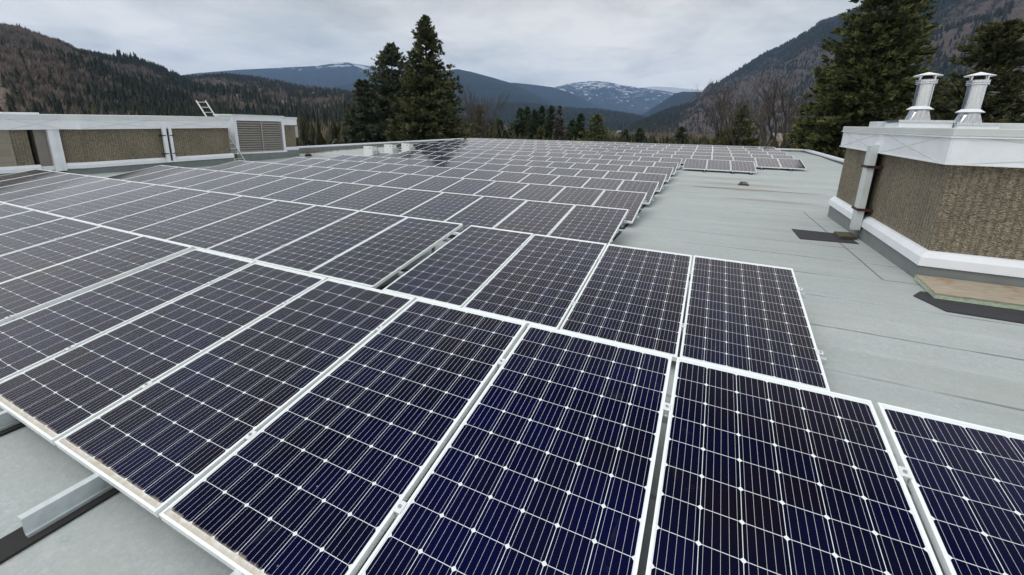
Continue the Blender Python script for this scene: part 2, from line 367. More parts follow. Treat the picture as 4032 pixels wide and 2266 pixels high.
PW, PL = 0.987, 1.975                # panel width and length
CELL, GAPC = 0.1588, 0.0026
def mat_cells():
    m, nt, b = new_mat('solar_cells'); t = NT(nt)
    uv = t.n('ShaderNodeUVMap', uv_map='UVMap').outputs[0]; s = t.sep(uv)
    ax = t.math('DIVIDE', t.math('SUBTRACT', s[0], (PW - 6 * CELL) / 2), CELL)
    ay = t.math('DIVIDE', t.math('SUBTRACT', s[1], (PL - 12 * CELL) / 2), CELL)
    inx = t.math('MULTIPLY', t.math('GREATER_THAN', ax, 0.0), t.math('LESS_THAN', ax, 6.0))
    iny = t.math('MULTIPLY', t.math('GREATER_THAN', ay, 0.0), t.math('LESS_THAN', ay, 12.0))
    cx = t.math('MULTIPLY', t.math('SUBTRACT', t.math('FRACT', ax), 0.5), CELL)
    cy = t.math('MULTIPLY', t.math('SUBTRACT', t.math('FRACT', ay), 0.5), CELL)
    dx = t.math('ABSOLUTE', cx); dy = t.math('ABSOLUTE', cy); hc = (CELL - GAPC) / 2
    cell = t.math('MULTIPLY', t.math('MULTIPLY', t.math('LESS_THAN', dx, hc), t.math('LESS_THAN', dy, hc)),
                  t.math('LESS_THAN', t.math('ADD', dx, dy), 2 * hc - 0.0098))
    cell = t.math('MULTIPLY', cell, t.math('MULTIPLY', inx, iny))
    bb = t.math('ABSOLUTE', t.math('SUBTRACT', t.math('FRACT', t.math('ADD', t.math('DIVIDE', cx, 2 * hc / 5), 0.5)), 0.5))   # 0 at each ribbon
    bus = t.math('LESS_THAN', t.math('MULTIPLY', bb, 2 * hc / 5), 0.00054)
    oi = t.n('ShaderNodeObjectInfo').outputs['Random']
    wnz = t.n('ShaderNodeTexWhiteNoise', noise_dimensions='3D')
    t.put(wnz.inputs['Vector'], t.comb(t.math('FLOOR', ax), t.math('FLOOR', ay), t.math('MULTIPLY', oi, 97.0)))
    p = t.pos(); cl = t.noise(p, 1.1, 3, 0.5)
    f = t.math('ADD', t.math('MULTIPLY', wnz.outputs[0], 0.13), t.math('MULTIPLY', t.math('ADD', cl, t.math('MULTIPLY', oi, 0.15)), 0.85))
    cc = t.ramp(f, [(0.25, (0.0060, 0.0035, 0.0075)), (0.45, (0.0022, 0.0024, 0.016)), (0.7, (0.0012, 0.0026, 0.032))])
    white = (0.74, 0.79, 0.82)
    col = t.mix(bus, cc, (0.64, 0.67, 0.70)); col = t.mix(cell, white, col)
    # pollen and silt that gather along the low frame edge, specks on the glass
    low = t.noise(p, 16, 5, 0.7)
    edge = t.math('ADD', s[1], t.math('MULTIPLY', t.math('SUBTRACT', low, 0.5), 0.05))
    dirt = t.math('MULTIPLY', t.range(edge, 0.026, 0.046, 1.0, 0.0), t.range(t.sep(p)[1], 0.6, 1.6, 0.88, 0.08))   # worst on the exposed front row
    sp = t.n('ShaderNodeTexVoronoi'); t.put(sp.inputs['Vector'], p); sp.inputs['Scale'].default_value = 9
    speck = t.math('MULTIPLY', t.math('LESS_THAN', sp.outputs['Distance'], 0.035), t.math('GREATER_THAN', t.sep(sp.outputs['Color'])[0], 0.72))
    smear = t.math('MULTIPLY', t.range(t.noise(p, 2.3, 6, 0.75, 1.2), 0.62, 0.8), 0.085)
    col = t.mix(t.math('MAXIMUM', t.math('MULTIPLY', speck, 0.5), smear), col, (0.40, 0.42, 0.43))
    col = t.mix(dirt, col, t.ramp(low, [(0.3, (0.44, 0.38, 0.30)), (0.7, (0.66, 0.60, 0.52))]))
    t.put(b.inputs['Base Color'], col); b.inputs['Roughness'].default_value = 0.8; b.inputs['Specular IOR Level'].default_value = 0.0
    fr = t.n('ShaderNodeFresnel'); fr.inputs[0].default_value = 1.5     # anti-reflective solar glass: little at normal incidence, strong at grazing
    fac = t.math('MULTIPLY', t.range(fr.outputs[0], 0.052, 0.80, 0.003, 0.98), t.math('SUBTRACT', 1.0, dirt))
    fac = t.math('MAXIMUM', fac, 0.003, clamp=True)
    gl = t.n('ShaderNodeBsdfGlossy'); gl.inputs['Roughness'].default_value = 0.085; gl.inputs['Color'].default_value = (1.0, 0.945, 0.915, 1)
    ms = t.n('ShaderNodeMixShader'); t.put(ms.inputs[0], fac); nt.links.new(b.outputs[0], ms.inputs[1]); nt.links.new(gl.outputs[0], ms.inputs[2])
    nt.links.new(ms.outputs[0], nt.nodes['Material Output'].inputs['Surface'])
    return m
M['cells'] = mat_cells()

def mat_foliage(name, dark, mid, tip):
    m, nt, b = new_mat(name); t = NT(nt); p = t.pos()
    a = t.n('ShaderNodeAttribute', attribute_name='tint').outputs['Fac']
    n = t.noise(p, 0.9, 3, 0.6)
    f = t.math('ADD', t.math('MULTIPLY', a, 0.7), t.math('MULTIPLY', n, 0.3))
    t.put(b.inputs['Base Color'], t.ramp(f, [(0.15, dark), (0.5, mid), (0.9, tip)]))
    b.inputs['Roughness'].default_value = 0.75; b.inputs['Specular IOR Level'].default_value = 0.25
    return m
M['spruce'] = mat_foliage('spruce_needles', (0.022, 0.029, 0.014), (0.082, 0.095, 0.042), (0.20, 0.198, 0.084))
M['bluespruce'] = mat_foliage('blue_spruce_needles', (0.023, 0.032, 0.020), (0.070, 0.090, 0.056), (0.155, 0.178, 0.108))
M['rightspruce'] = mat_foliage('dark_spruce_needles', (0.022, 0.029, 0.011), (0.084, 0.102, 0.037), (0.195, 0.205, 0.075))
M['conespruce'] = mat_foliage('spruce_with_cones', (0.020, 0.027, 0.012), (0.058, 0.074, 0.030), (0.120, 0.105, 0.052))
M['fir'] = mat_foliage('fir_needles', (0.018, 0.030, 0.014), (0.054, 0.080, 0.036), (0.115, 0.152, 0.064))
M['cedar'] = mat_foliage('cedar_sprays', (0.040, 0.050, 0.016), (0.12, 0.135, 0.044), (0.22, 0.23, 0.08))
M['larch'] = mat_foliage('bare_larch_twigs', (0.060, 0.050, 0.043), (0.110, 0.092, 0.080), (0.17, 0.145, 0.125))
M['wood'] = mat_foliage('mixed_wood', (0.020, 0.030, 0.014), (0.085, 0.078, 0.038), (0.26, 0.20, 0.165))
M['mtnwood'] = mat_foliage('mountain_wood', (0.013, 0.022, 0.014), (0.042, 0.046, 0.032), (0.150, 0.125, 0.115))
M['hillwood'] = mat_foliage('hill_wood', (0.016, 0.026, 0.014), (0.060, 0.062, 0.038), (0.285, 0.225, 0.195))

def mat_hill(name, forest, bare, rock, scale, fcut=0.5, rockcut=0.66, snow=None, zforest=None):
    m, nt, b = new_mat(name); t = NT(nt); p = t.pos(); s = t.sep(p)
    v = t.mapping(p, (1, 1, 0.6))
    a = t.noise(v, scale, 7, 0.62, 0.4); f = t.noise(v, scale * 22, 4, 0.7); r = t.noise(v, scale * 3.3, 6, 0.68, 0.8)
    bump_h = t.noise(v, scale * 45, 3, 0.6)
    ff = t.math('ADD', t.math('MULTIPLY', a, 0.72), t.math('MULTIPLY', f, 0.28))
    if zforest: ff = t.math('SUBTRACT', ff, t.range(s[2], zforest[0], zforest[1], -.06, zforest[2]))
    fo = t.mix(f, tuple(c * 0.55 for c in forest), tuple(c * 1.5 for c in forest))
    ba = t.mix(f, tuple(c * 0.7 for c in bare), tuple(c * 1.35 for c in bare))
    c = t.mix(t.range(ff, fcut - 0.03, fcut + 0.05), fo, ba)
    c = t.mix(t.range(t.math('ADD', t.math('MULTIPLY', r, 0.8), t.math('MULTIPLY', f, 0.2)), rockcut, rockcut + 0.07), c, rock)
    if snow:
        z0, z1, cut = snow
        hgt = t.range(s[2], z0, z1)
        sn = t.noise(t.mapping(p, (1, 1, 1.2)), scale * 6, 7, 0.70, 0.6)
        k = t.range(t.math('ADD', sn, t.math('MULTIPLY', hgt, 0.16)), cut, cut + 0.035)
        k = t.math('MULTIPLY', k, t.math('GREATER_THAN', hgt, 0.02))
        c = t.mix(t.math('MULTIPLY', k, 0.92), c, (0.80, 0.84, 0.90))
    t.put(b.inputs['Base Color'], c); b.inputs['Roughness'].default_value = 0.95; b.inputs['Specular IOR Level'].default_value = 0.1
    t.put(b.inputs['Normal'], t.bump(t.math('ADD', f, bump_h), 0.6, 0.25 / scale)); return m

# ------------------------------------------------------------------ the roof we stand on
def build_roof():
    mb = MB()
    xs = np.arange(-20.7, 24.01, 0.894); ys = np.arange(-8.0, 40.61, 0.9)
    idx = {}
    def inside(x, y): return x <= 11.0 or y <= 13.0
    for i, x in enumerate(xs):
        for j, y in enumerate(ys):
            idx[i, j] = len(mb.v); mb.v.append((x, y, roof_z(x, y)))
    for i in range(len(xs) - 1):
        for j in range(len(ys) - 1):
            if inside(xs[i + 1], ys[j + 1]):
                mb.f.append((idx[i, j], idx[i + 1, j], idx[i + 1, j + 1], idx[i, j + 1])); mb.m.append(0)
    o = mb.obj('flat_roof', M['roof'], smooth=True)
    tag(o, 'pale grey membrane roof deck with faint lap seams', 'roof', kind='structure')
    b = MB()
    b.box(-20.85, 11.05, -8.1, 40.75, GROUND, -0.75); b.box(11.06, 24.0, -8.1, 13.0, GROUND, -0.75)
    o = b.obj('building_base', M['panelgrey']); tag(o, 'storey below the flat roof, hidden under the deck edge', 'building', kind='structure')
build_roof()

def parapet(label, pts, hw, hh, thick=0.30):
    r = thing('parapet', label, 'parapet', (pts[0][0], pts[0][1], roof_z(*pts[0])))
    wl, cp, up = MB(), MB(), MB()
    for a, b in zip(pts[:-1], pts[1:]):
        a2 = Vector(a); b2 = Vector(b); d = (b2 - a2).normalized(); n = Vector((d.y, -d.x))
        steps = max(1, int((b2 - a2).length / 3.05)); ln = (b2 - a2).length / steps
        for k in range(steps):
            p = a2 + d * ln * k; q = a2 + d * (ln * (k + 1))
            def ring(o0, o1, z0, z1, e=0.0):
                P = p + d * e; Q = q - d * e
                return [(*(P + n * o0), hh(*P) + z0), (*(Q + n * o0), hh(*Q) + z0), (*(Q + n * o1), hh(*Q) + z0), (*(P + n * o1), hh(*P) + z0),
                        (*(P + n * o0), hh(*P) + z1), (*(Q + n * o0), hh(*Q) + z1), (*(Q + n * o1), hh(*Q) + z1), (*(P + n * o1), hh(*P) + z1)]
            up.hexa(ring(0.02, -thick, -0.75, -0.10))
            cp.hexa(ring(0.05, -thick - 0.05, -0.098, 0.0, 0.004))
    for mb, nm, mt in ((up, 'upstand', M['upstand']), (cp, 'cap_flashing', M['white'])):
        o = mb.obj(nm, mt, r); world_mesh_to(o, r.location)
    return r
lp = lambda x, y: float(np.interp(y, [17, 19.16, 25.1, 31.6, 40.4], [0.20, 0.23, 0.33, 0.42, 0.56]))
rp = lambda x, y: float(np.interp(y, [13, 30, 40.5], [0.30, 0.46, 0.68]))
parapet('long low parapet with white cap along the left roof edge behind the inverters', [(-20.45, 40.2), (-20.45, 17.0)][::-1], 0, lp)
def bp(x, y): return 0.56 + (x + 20.45) * (0.68 - 0.56) / 31.1
parapet('low parapet with white cap behind the last solar row at the far roof edge', [(-20.1, 40.3), (10.7, 40.3)], 0, bp)
parapet('low parapet with white cap running from far corner to the right penthouse', [(10.75, 40.3), (10.75, 11.8)], 0, rp)

# ------------------------------------------------------------------ solar panels
ORD = ['first', 'second', 'third', 'fourth', 'fifth', 'sixth', 'seventh', 'eighth', 'ninth', 'tenth', 'eleventh', 'twelfth', 'thirteenth', 'fourteenth', 'fifteenth']
TILT = R(9.894); DROW = 2.603
# row, run, x at left end, x at right end, number, height of the low edge at left and right end
BLOCKS = [
 (1, 'A', -8.30, -1.255, 7, .036, .010), (1, 'B', -1.215, 6.92, 8, -.003, .008),
 (2, 'A', -13.35, .75, 14, -.046, .008), (2, 'B', .87, 4.895, 4, .002, -.003),
 (3, 'A', -12.35, 2.72, 15, -.054, .006), (4, 'A', -12.38, 2.72, 15, -.043, -.010), (5, 'A', -12.37, 2.72, 15, -.046, -.020),
 (6, 'A', -12.34, 2.72, 15, -.056, -.014), (7, 'A', -12.35, 2.74, 15, -.058, .030), (8, 'A', -12.35, 2.76, 15, -.018, .066),
 (9, 'A', -12.34, 2.77, 15, .058, .135), (9, 'B', 2.91, 5.93, 3, .133, .139),
 (10, 'A', -17.15, -2.11, 15, .108, .169), (10, 'B', -1.97, 8.19, 10, .160, .223),
 (11, 'A', -17.14, -2.11, 15, .158, .253), (11, 'B', -1.98, 8.20, 10, .242, .300),
 (12, 'A', -17.14, -2.10, 15, .262, .332), (12, 'B', -1.95, 8.23, 10, .320, .386),
 (13, 'A', -17.16, -2.11, 15, .326, .402), (13, 'B', -1.94, 8.21, 10, .396, .453),
 (14, 'A', -17.17, -2.12, 15, .392, .501), (14, 'B', -1.99, 8.22, 10, .475, .537)]
def panel_meshes():
    f = MB(); lw = 0.0125; dp = 0.040
    f.box(0, lw, 0, PL, -dp, 0); f.box(PW - lw, PW, 0, PL, -dp, 0)
    f.box(lw, PW - lw, 0, lw, -dp, 0); f.box(lw, PW - lw, PL - lw, PL, -dp, 0)
    for x0, x1 in ((lw, lw + 0.018), (PW - lw - 0.018, PW - lw)): f.box(x0, x1, lw, PL - lw, -dp, -dp + 0.002)
    fm = f.mesh('panel_frame', M['frame'])
    g = MB(); e = lw - 0.001
    g.hexa([(e, e, -.009), (PW - e, e, -.009), (PW - e, PL - e, -.009), (e, PL - e, -.009), (e, e, -.0035), (PW - e, e, -.0035), (PW - e, PL - e, -.0035), (e, PL - e, -.0035)])
    gm = g.mesh('panel_glass', [M['cells'], M['plastic']])
    gm.polygons.foreach_set('material_index', [1, 0, 1, 1, 1, 1])
    uv = gm.uv_layers.new(name='UVMap')
    for l in gm.loops:
        c = gm.vertices[l.vertex_index].co; uv.data[l.index].uv = (c.x, c.y)
    c = MB(); c.box(-.019, .019, -.027, .027, .0005, .0075); c.box(-.0085, .0085, -.022, .022, -.040, .0005)
    cm = c.mesh('mid_clamp', M['clamp'])
    d = MB(); d.box(-.012, .030, -.022, .022, .0005, .0065); d.box(.003, .009, -.022, .022, -.052, .0005); d.box(.009, .042, -.022, .022, -.058, -.050)
    dm = d.mesh('end_clamp', M['clamp'])
    b = MB(); b.lathe((0, 0, 0), [(0.0001, .0125), (.0085, .0125), (.0085, .0075)], 8); b.lathe((0, 0, 0), [(.003, .0129), (0.0001, .0129)], 6)
    bm = b.mesh('bolt_head', M['steel'])
    return fm, gm, cm, dm, bm
FM, GM, CM, DM, BM = panel_meshes()
rnd = random.Random(5)
BLK = []
def panel_label(row, run, i, n, has_two):
    rowname = {1: 'front row', 14: 'rearmost row'}.get(row, ORD[row - 1] + ' row from the front')
    L, Rr = i, n - 1 - i
    if has_two:
        if row == 9:
            side = 'long left run' if run == 'A' else 'short right run'
        else:
            side = 'left run' if run == 'A' else 'right run'
        near_gap = (Rr if run == 'A' else L); far = (L if run == 'A' else Rr)
        if near_gap <= far or row == 1:
            return 'solar panel, %s, %s, %s from the gap' % (rowname, side, ORD[near_gap])
        return 'solar panel, %s, %s, %s from its outer end' % (rowname, side, ORD[far])
    if L < Rr: return 'solar panel in the %s, %s from its left end' % (rowname, ORD[L])
    return 'solar panel in the %s, %s from its right end' % (rowname, ORD[Rr])
TWO = {r for r, k, *_ in BLOCKS if k == 'B'}
for row, run, x0, x1, n, z0, z1 in BLOCKS:
    y0 = (row - 1) * DROW
    pitch = (x1 - x0) / n; gap = pitch - PW
    beta = math.atan2(z1 - z0, x1 - x0)
    for i in range(n):
        f = (i * pitch + gap / 2) / (x1 - x0)
        jig = 0.0012
        r = thing('solar_panel', panel_label(row, run, i, n, row in TWO), 'solar panel', group='framed solar panels in tilted rows on the roof')
        mt = Matrix.Translation((x0 + i * pitch + gap / 2, y0 + rnd.uniform(-.002, .002), z0 + (z1 - z0) * f + rnd.uniform(-jig, jig))) @ Matrix.Rotation(-beta, 4, 'Y') @ Matrix.Rotation(TILT + rnd.uniform(-.0012, .0012), 4, 'X')
        r.matrix_world = mt
        link('frame', FM, r); link('cell_sheet', GM, r)
        for v in (0.235, 0.765):
            last = (i == n - 1)
            if row > 11 and not last: continue
            c = link('end_clamp' if last else 'mid_clamp', DM if last else CM, r)
            c.location = (PW + (0.0 if last else gap / 2), v * PL, 0)
            if row <= 4:
                q = link('bolt', BM, c); q.location = (0.012 if last else 0, 0, -0.001 if last else 0)
    BLK.append((row, run, x0, x1, n, z0, z1, y0))

# mounting racks under each run of panels
for row, run, x0, x1, n, z0, z1, y0 in BLK:
    rowname = {1: 'front', 14: 'rearmost'}.get(row, ORD[row - 1])
    side = '' if row not in TWO else (' left' if run == 'A' else ' right')
    r = thing('mounting_rack', 'metal mounting rack under the%s run of the %s panel row' % (side, rowname), 'panel rack', (x0, y0, z0 - .13), group='racks under the panel rows')
    def zz(x): return z0 + (z1 - z0) * (x - x0) / (x1 - x0)
    ct, st = math.cos(TILT), math.sin(TILT)
    for v in (0.235, 0.765):
        mb = MB(); yv = y0 + v * PL * ct; zv = v * PL * st - .041
        a, b = x0 - 0.05, x1 + 0.05
        mb.hexa([(a, yv - .02, zz(a) + zv - .045), (b, yv - .02, zz(b) + zv - .045), (b, yv + .02, zz(b) + zv - .045), (a, yv + .02, zz(a) + zv - .045),
                 (a, yv - .02, zz(a) + zv), (b, yv - .02, zz(b) + zv), (b, yv + .02, zz(b) + zv), (a, yv + .02, zz(a) + zv)])
        o = mb.obj('cross_rail', M['rail'], r); world_mesh_to(o, r.location)
    if row == 1: xsb = [-7.6, -6.5, -5.4, -4.3, -3.2, -2.1, -1.0, .16, 1.28, 2.4, 3.5, 4.6, 5.7, 6.7]
    elif run == 'B' and row == 9: xsb = [3.85, 5.0, 5.7]
    elif row == 10 and run == 'B': xsb = [-1.6, .5, 2.6, 4.7, 6.35, 7.55]
    else:
        k = max(2, int(round((x1 - x0) / 2.2))); xsb = [x0 + 0.25 + (x1 - x0 - .45) * i / k for i in range(k + 1)]
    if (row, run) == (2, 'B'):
        m1 = MB(); m1.box(.70, .95, y0 - .1, y0 + 2.2, roof_z(.8, y0) + .004, roof_z(.8, y0) + .016); o = m1.obj('rubber_or_shade_strip', M['rubber'], r); world_mesh_to(o, r.location)  # added black strip with no rail, standing in for shade in the gap
    ext = 0.27 if row == 1 else 0.10
    for x in xsb:
        if not x0 - .05 < x < x1 + .05: continue
        zb = roof_z(x, y0); zt = zz(x)
        zb2 = roof_z(x, y0 + 2.2)
        m1 = MB(); m1.hexa([(x - .075, y0 - ext - .11, zb + .004), (x + .075, y0 - ext - .11, zb + .004), (x + .075, y0 + 2.15, zb2 + .004), (x - .075, y0 + 2.15, zb2 + .004),
                            (x - .075, y0 - ext - .11, zb + .016), (x + .075, y0 - ext - .11, zb + .016), (x + .075, y0 + 2.15, zb2 + .016), (x - .075, y0 + 2.15, zb2 + .016)])
        o = m1.obj('rubber_or_shade_strip', M['rubber'], r); world_mesh_to(o, r.location)
        # channel rail: C section with flanges
        m2 = MB(); h = max(.05, min(.085, zt - .042 - zb - .016))
        for (a, b, c, d) in ((-.004, .004, .0165, .0165 + h), (.004, .034, .0165, .0225), (-.030, .010, .0165 + h, .0245 + h), (.028, .034, .0225, .034)):
            m2.hexa([(x + a, y0 - ext, zb + c), (x + b, y0 - ext, zb + c), (x + b, y0 + 2.05, zb2 + c), (x + a, y0 + 2.05, zb2 + c),
                     (x + a, y0 - ext, zb + d), (x + b, y0 - ext, zb + d), (x + b, y0 + 2.05, zb2 + d), (x + a, y0 + 2.05, zb2 + d)])
        o = m2.obj('base_rail', M['rail'], r); world_mesh_to(o, r.location)
        m3 = MB(); yl = y0 + .765 * PL * ct; m3.box(x - .045, x - .008, yl - .02, yl + .02, roof_z(x, yl) + .03, zz(x) + .765 * PL * st - .0865)
        o = m3.obj('rear_leg', M['rail'], r); world_mesh_to(o, r.location)

# ------------------------------------------------------------------ inverters, conduit, drain, loose items on the roof
def inverter(x, y, label):
    zb = roof_z(x, y)
    r = thing('inverter', label, 'inverter', (x, y, zb), 'string inverters beside the panel rows')
    a = MB(); a.box(-.30, .30, -.055, 0.04, .16, .76); a.obj('cover', M['plastic'], r, bevel=.02)
    b = MB(); b.box(-.29, .285, .042, .36, .17, .735); b.obj('housing', M['plastic'], r, bevel=.012)
    c = MB(); c.box(-.29, .29, .044, .365, .736, .752); c.obj('top_plate', M['box'], r)
    d = MB(); d.box(-.25, -.13, -.0575, -.0555, .655, .675); d.obj('marking', M['box'], r)
    e = MB(); e.box(.12, .20, -.058, -.0555, .635, .705); e.obj('display', M['greylabel'], r, bevel=.008)
    f = MB(); f.box(.34, .46, .14, .34, .25, .55); f.obj('disconnect_switch', M['box'], r, bevel=.01)
    g = MB(); g.tube((.30, .39, .0), (.30, .39, .78), .018, n=6); g.tube((-.28, .39, .0), (-.28, .39, .78), .018, n=6); g.tube((-.28, .39, .45), (.46, .39, .45), .016, n=6)
    g.box(-.34, -.20, .0, .5, .0, .03); g.box(.20, .36, .0, .5, .0, .03); g.tube((.30, .39, .78), (.30, .20, .78), .018, n=6)
    g.obj('stand', M['steel'], r)
    return r
inverter(-12.87, 17.33, 'white inverter nearest the louvred penthouse, leftmost of the three')
inverter(-13.12, 19.28, 'white inverter between the two other inverters at the ends of panel rows')
inverter(-12.93, 20.63, 'white inverter nearest the dark tree reflection, rightmost of the three')

cd = MB()
pts = [(-18.0, 17.7, -.12), (-16.6, 17.45, -.12), (-15.7, 17.25, -.11), (-14.6, 17.2, -.11), (-13.4, 17.6, -.10)]
for a, b in zip(pts[:-1], pts[1:]): cd.tube(a, b, .025, n=8)
root = thing('conduit', 'grey conduit pipe lying on the roof between penthouse and inverters', 'conduit', (-16, 17.4, -.15))
o = cd.obj('pipe', M['box'], root); world_mesh_to(o, root.location)
el = MB(); el.lathe((-17.25, 17.1, -.14), [(.19, 0), (.19, .06), (.15, .13), (.08, .16), (.0001, .165)], 14)
o = el.obj('black_elbow', M['rubber'], root); world_mesh_to(o, root.location)

cb = thing('cable', 'black cable drooping in the gap between the two runs of the second row', 'cable', (.81, 3.6, .1))
k = MB(); pts = [(.70, 3.05, .06), (.80, 3.3, .0), (.83, 3.6, -.03), (.84, 3.9, .02), (.92, 4.15, .14)]
for a, b in zip(pts[:-1], pts[1:]): k.tube(a, b, .012, n=6)
o = k.obj('cable_run', M['rubber'], cb); world_mesh_to(o, cb.location)

dr = thing('roof_drain', 'small slotted metal roof drain amid brown stains on the bare roof', 'drain', (5.21, 16.93, roof_z(5.21, 16.93)))
d1 = MB(); d1.box(-.17, .17, -.15, .15, .003, .03); d1.obj('flange', M['iron'], dr)
d2 = MB()
for k in range(6):
    x = -.13 + k * .052; d2.hexa([(x - .01, -.12, .031), (x + .01, -.12, .031), (x + .01, .12, .031), (x - .01, .12, .031), (x * .7 - .01, -.08, .12), (x * .7 + .01, -.08, .12), (x * .7 + .01, .08, .12), (x * .7 - .01, .08, .12)])
d2.obj('strainer', M['iron'], dr)

def sheet(name, pts, th, mt, label, cat, lift=.004):
    n = len(pts); mb = MB()
    zb = [roof_z(*p) + lift for p in pts]
    mb.v = [(p[0], p[1], z) for p, z in zip(pts, zb)] + [(p[0], p[1], z + th) for p, z in zip(pts, zb)]
    mb.f = [tuple(reversed(range(n))), tuple(range(n, 2 * n))] + [(i, (i + 1) % n, n + (i + 1) % n, n + i) for i in range(n)]
    mb.m = [0] * len(mb.f)
    o = mb.obj(name, mt); o.data.transform(Matrix.Translation((-pts[0][0], -pts[0][1], -zb[0]))); o.location = (pts[0][0], pts[0][1], zb[0])
    return tag(o, label, cat)
sheet('walkway_mat', [(5.63, 8.45), (6.53, 8.55), (6.50, 9.33), (5.63, 9.37)], .008, M['mat'], 'dark rubber mat under the downspout with a paver on it', 'mat')
pv = sheet('paver', [(6.30, 8.80), (6.60, 8.92), (6.58, 9.30), (6.30, 9.24)], .055, M['paver'], 'small mossy concrete paver on the dark mat', 'paver', lift=.0125)
pv.modifiers.new('bevel', 'BEVEL').width = .006
sheet('walkway_mat', [(6.50, 5.28), (9.4, 5.15), (9.4, 5.95), (6.50, 5.95), (6.36, 5.72)], .008, M['mat'], 'large dark mat poking out under the plywood board', 'mat')
sheet('foam_board', [(6.55, 5.72), (9.2, 5.70), (9.2, 6.50), (6.62, 6.50)], .055, M['foam'], 'pale green foam board under the plywood by the right penthouse corner', 'insulation board', lift=.0125)
sheet('plywood_board', [(6.545, 5.712), (9.2, 5.692), (9.2, 6.50), (6.615, 6.50)], .014, M['plywood'], 'weathered brown plywood board lying on green foam', 'board', lift=.068)

rl = random.Random(3); lv = MB()
for k in range(900):
    y = rl.choice([rl.gauss(19.6, .6), rl.uniform(18.5, 30)]); x = -20.3 + abs(rl.gauss(0, .35)) + .06
    if rl.random() < .15: x += rl.random() * .8
    z = roof_z(x, y) + .012 + rl.random() * .05; a = rl.random() * 6.3; s = rl.uniform(.03, .07)
    p = [Vector((math.cos(a + q * 1.57) * s * (1 if q % 2 else .6), math.sin(a + q * 1.57) * s, rl.uniform(-.02, .02))) + Vector((x, y, z)) for q in range(4)]
    lv.face(p)
tag(lv.obj('leaf_litter', M['leaf']), 'brown dead leaves drifted against the left parapet', 'leaves', kind='stuff')

# ------------------------------------------------------------------ penthouses
def fascia(mb, plane, c, a, b, z0, z1, zr, bulge=0.006, flip=1, crease=None):
    # one cross-broken sheet: four triangles rising to the centre; plane 'x': runs along y at x=c; 'y': runs along x at y=c
    def P(t, z, o=0.0): return (c - flip * o, t, z + zr(t)) if plane == 'x' else (t, c - flip * o, z + zr(c))
    ctr = P((a + b) / 2, (z0 + z1) / 2, bulge); q = [P(a, z0), P(b, z0), P(b, z1), P(a, z1)]
    for i in range(4): mb.face([q[i], q[(i + 1) % 4], ctr])
    if crease is not None:           # the folded cross-break of the sheet, a slim raised bead from corner to centre
        for i in range(4):
            u = Vector(q[i]); v_ = Vector(ctr); d = (v_ - u).normalized(); o = Vector((-flip, 0, 0)) if plane == 'x' else Vector((0, -flip, 0)); n = d.cross(o).normalized() * .011
            crease.face([u + n + o * .001, v_ + n + o * .001, v_ + o * .0045, u + o * .0045]); crease.face([u - n + o * .001, u + o * .0045, v_ + o * .0045, v_ - n + o * .001])

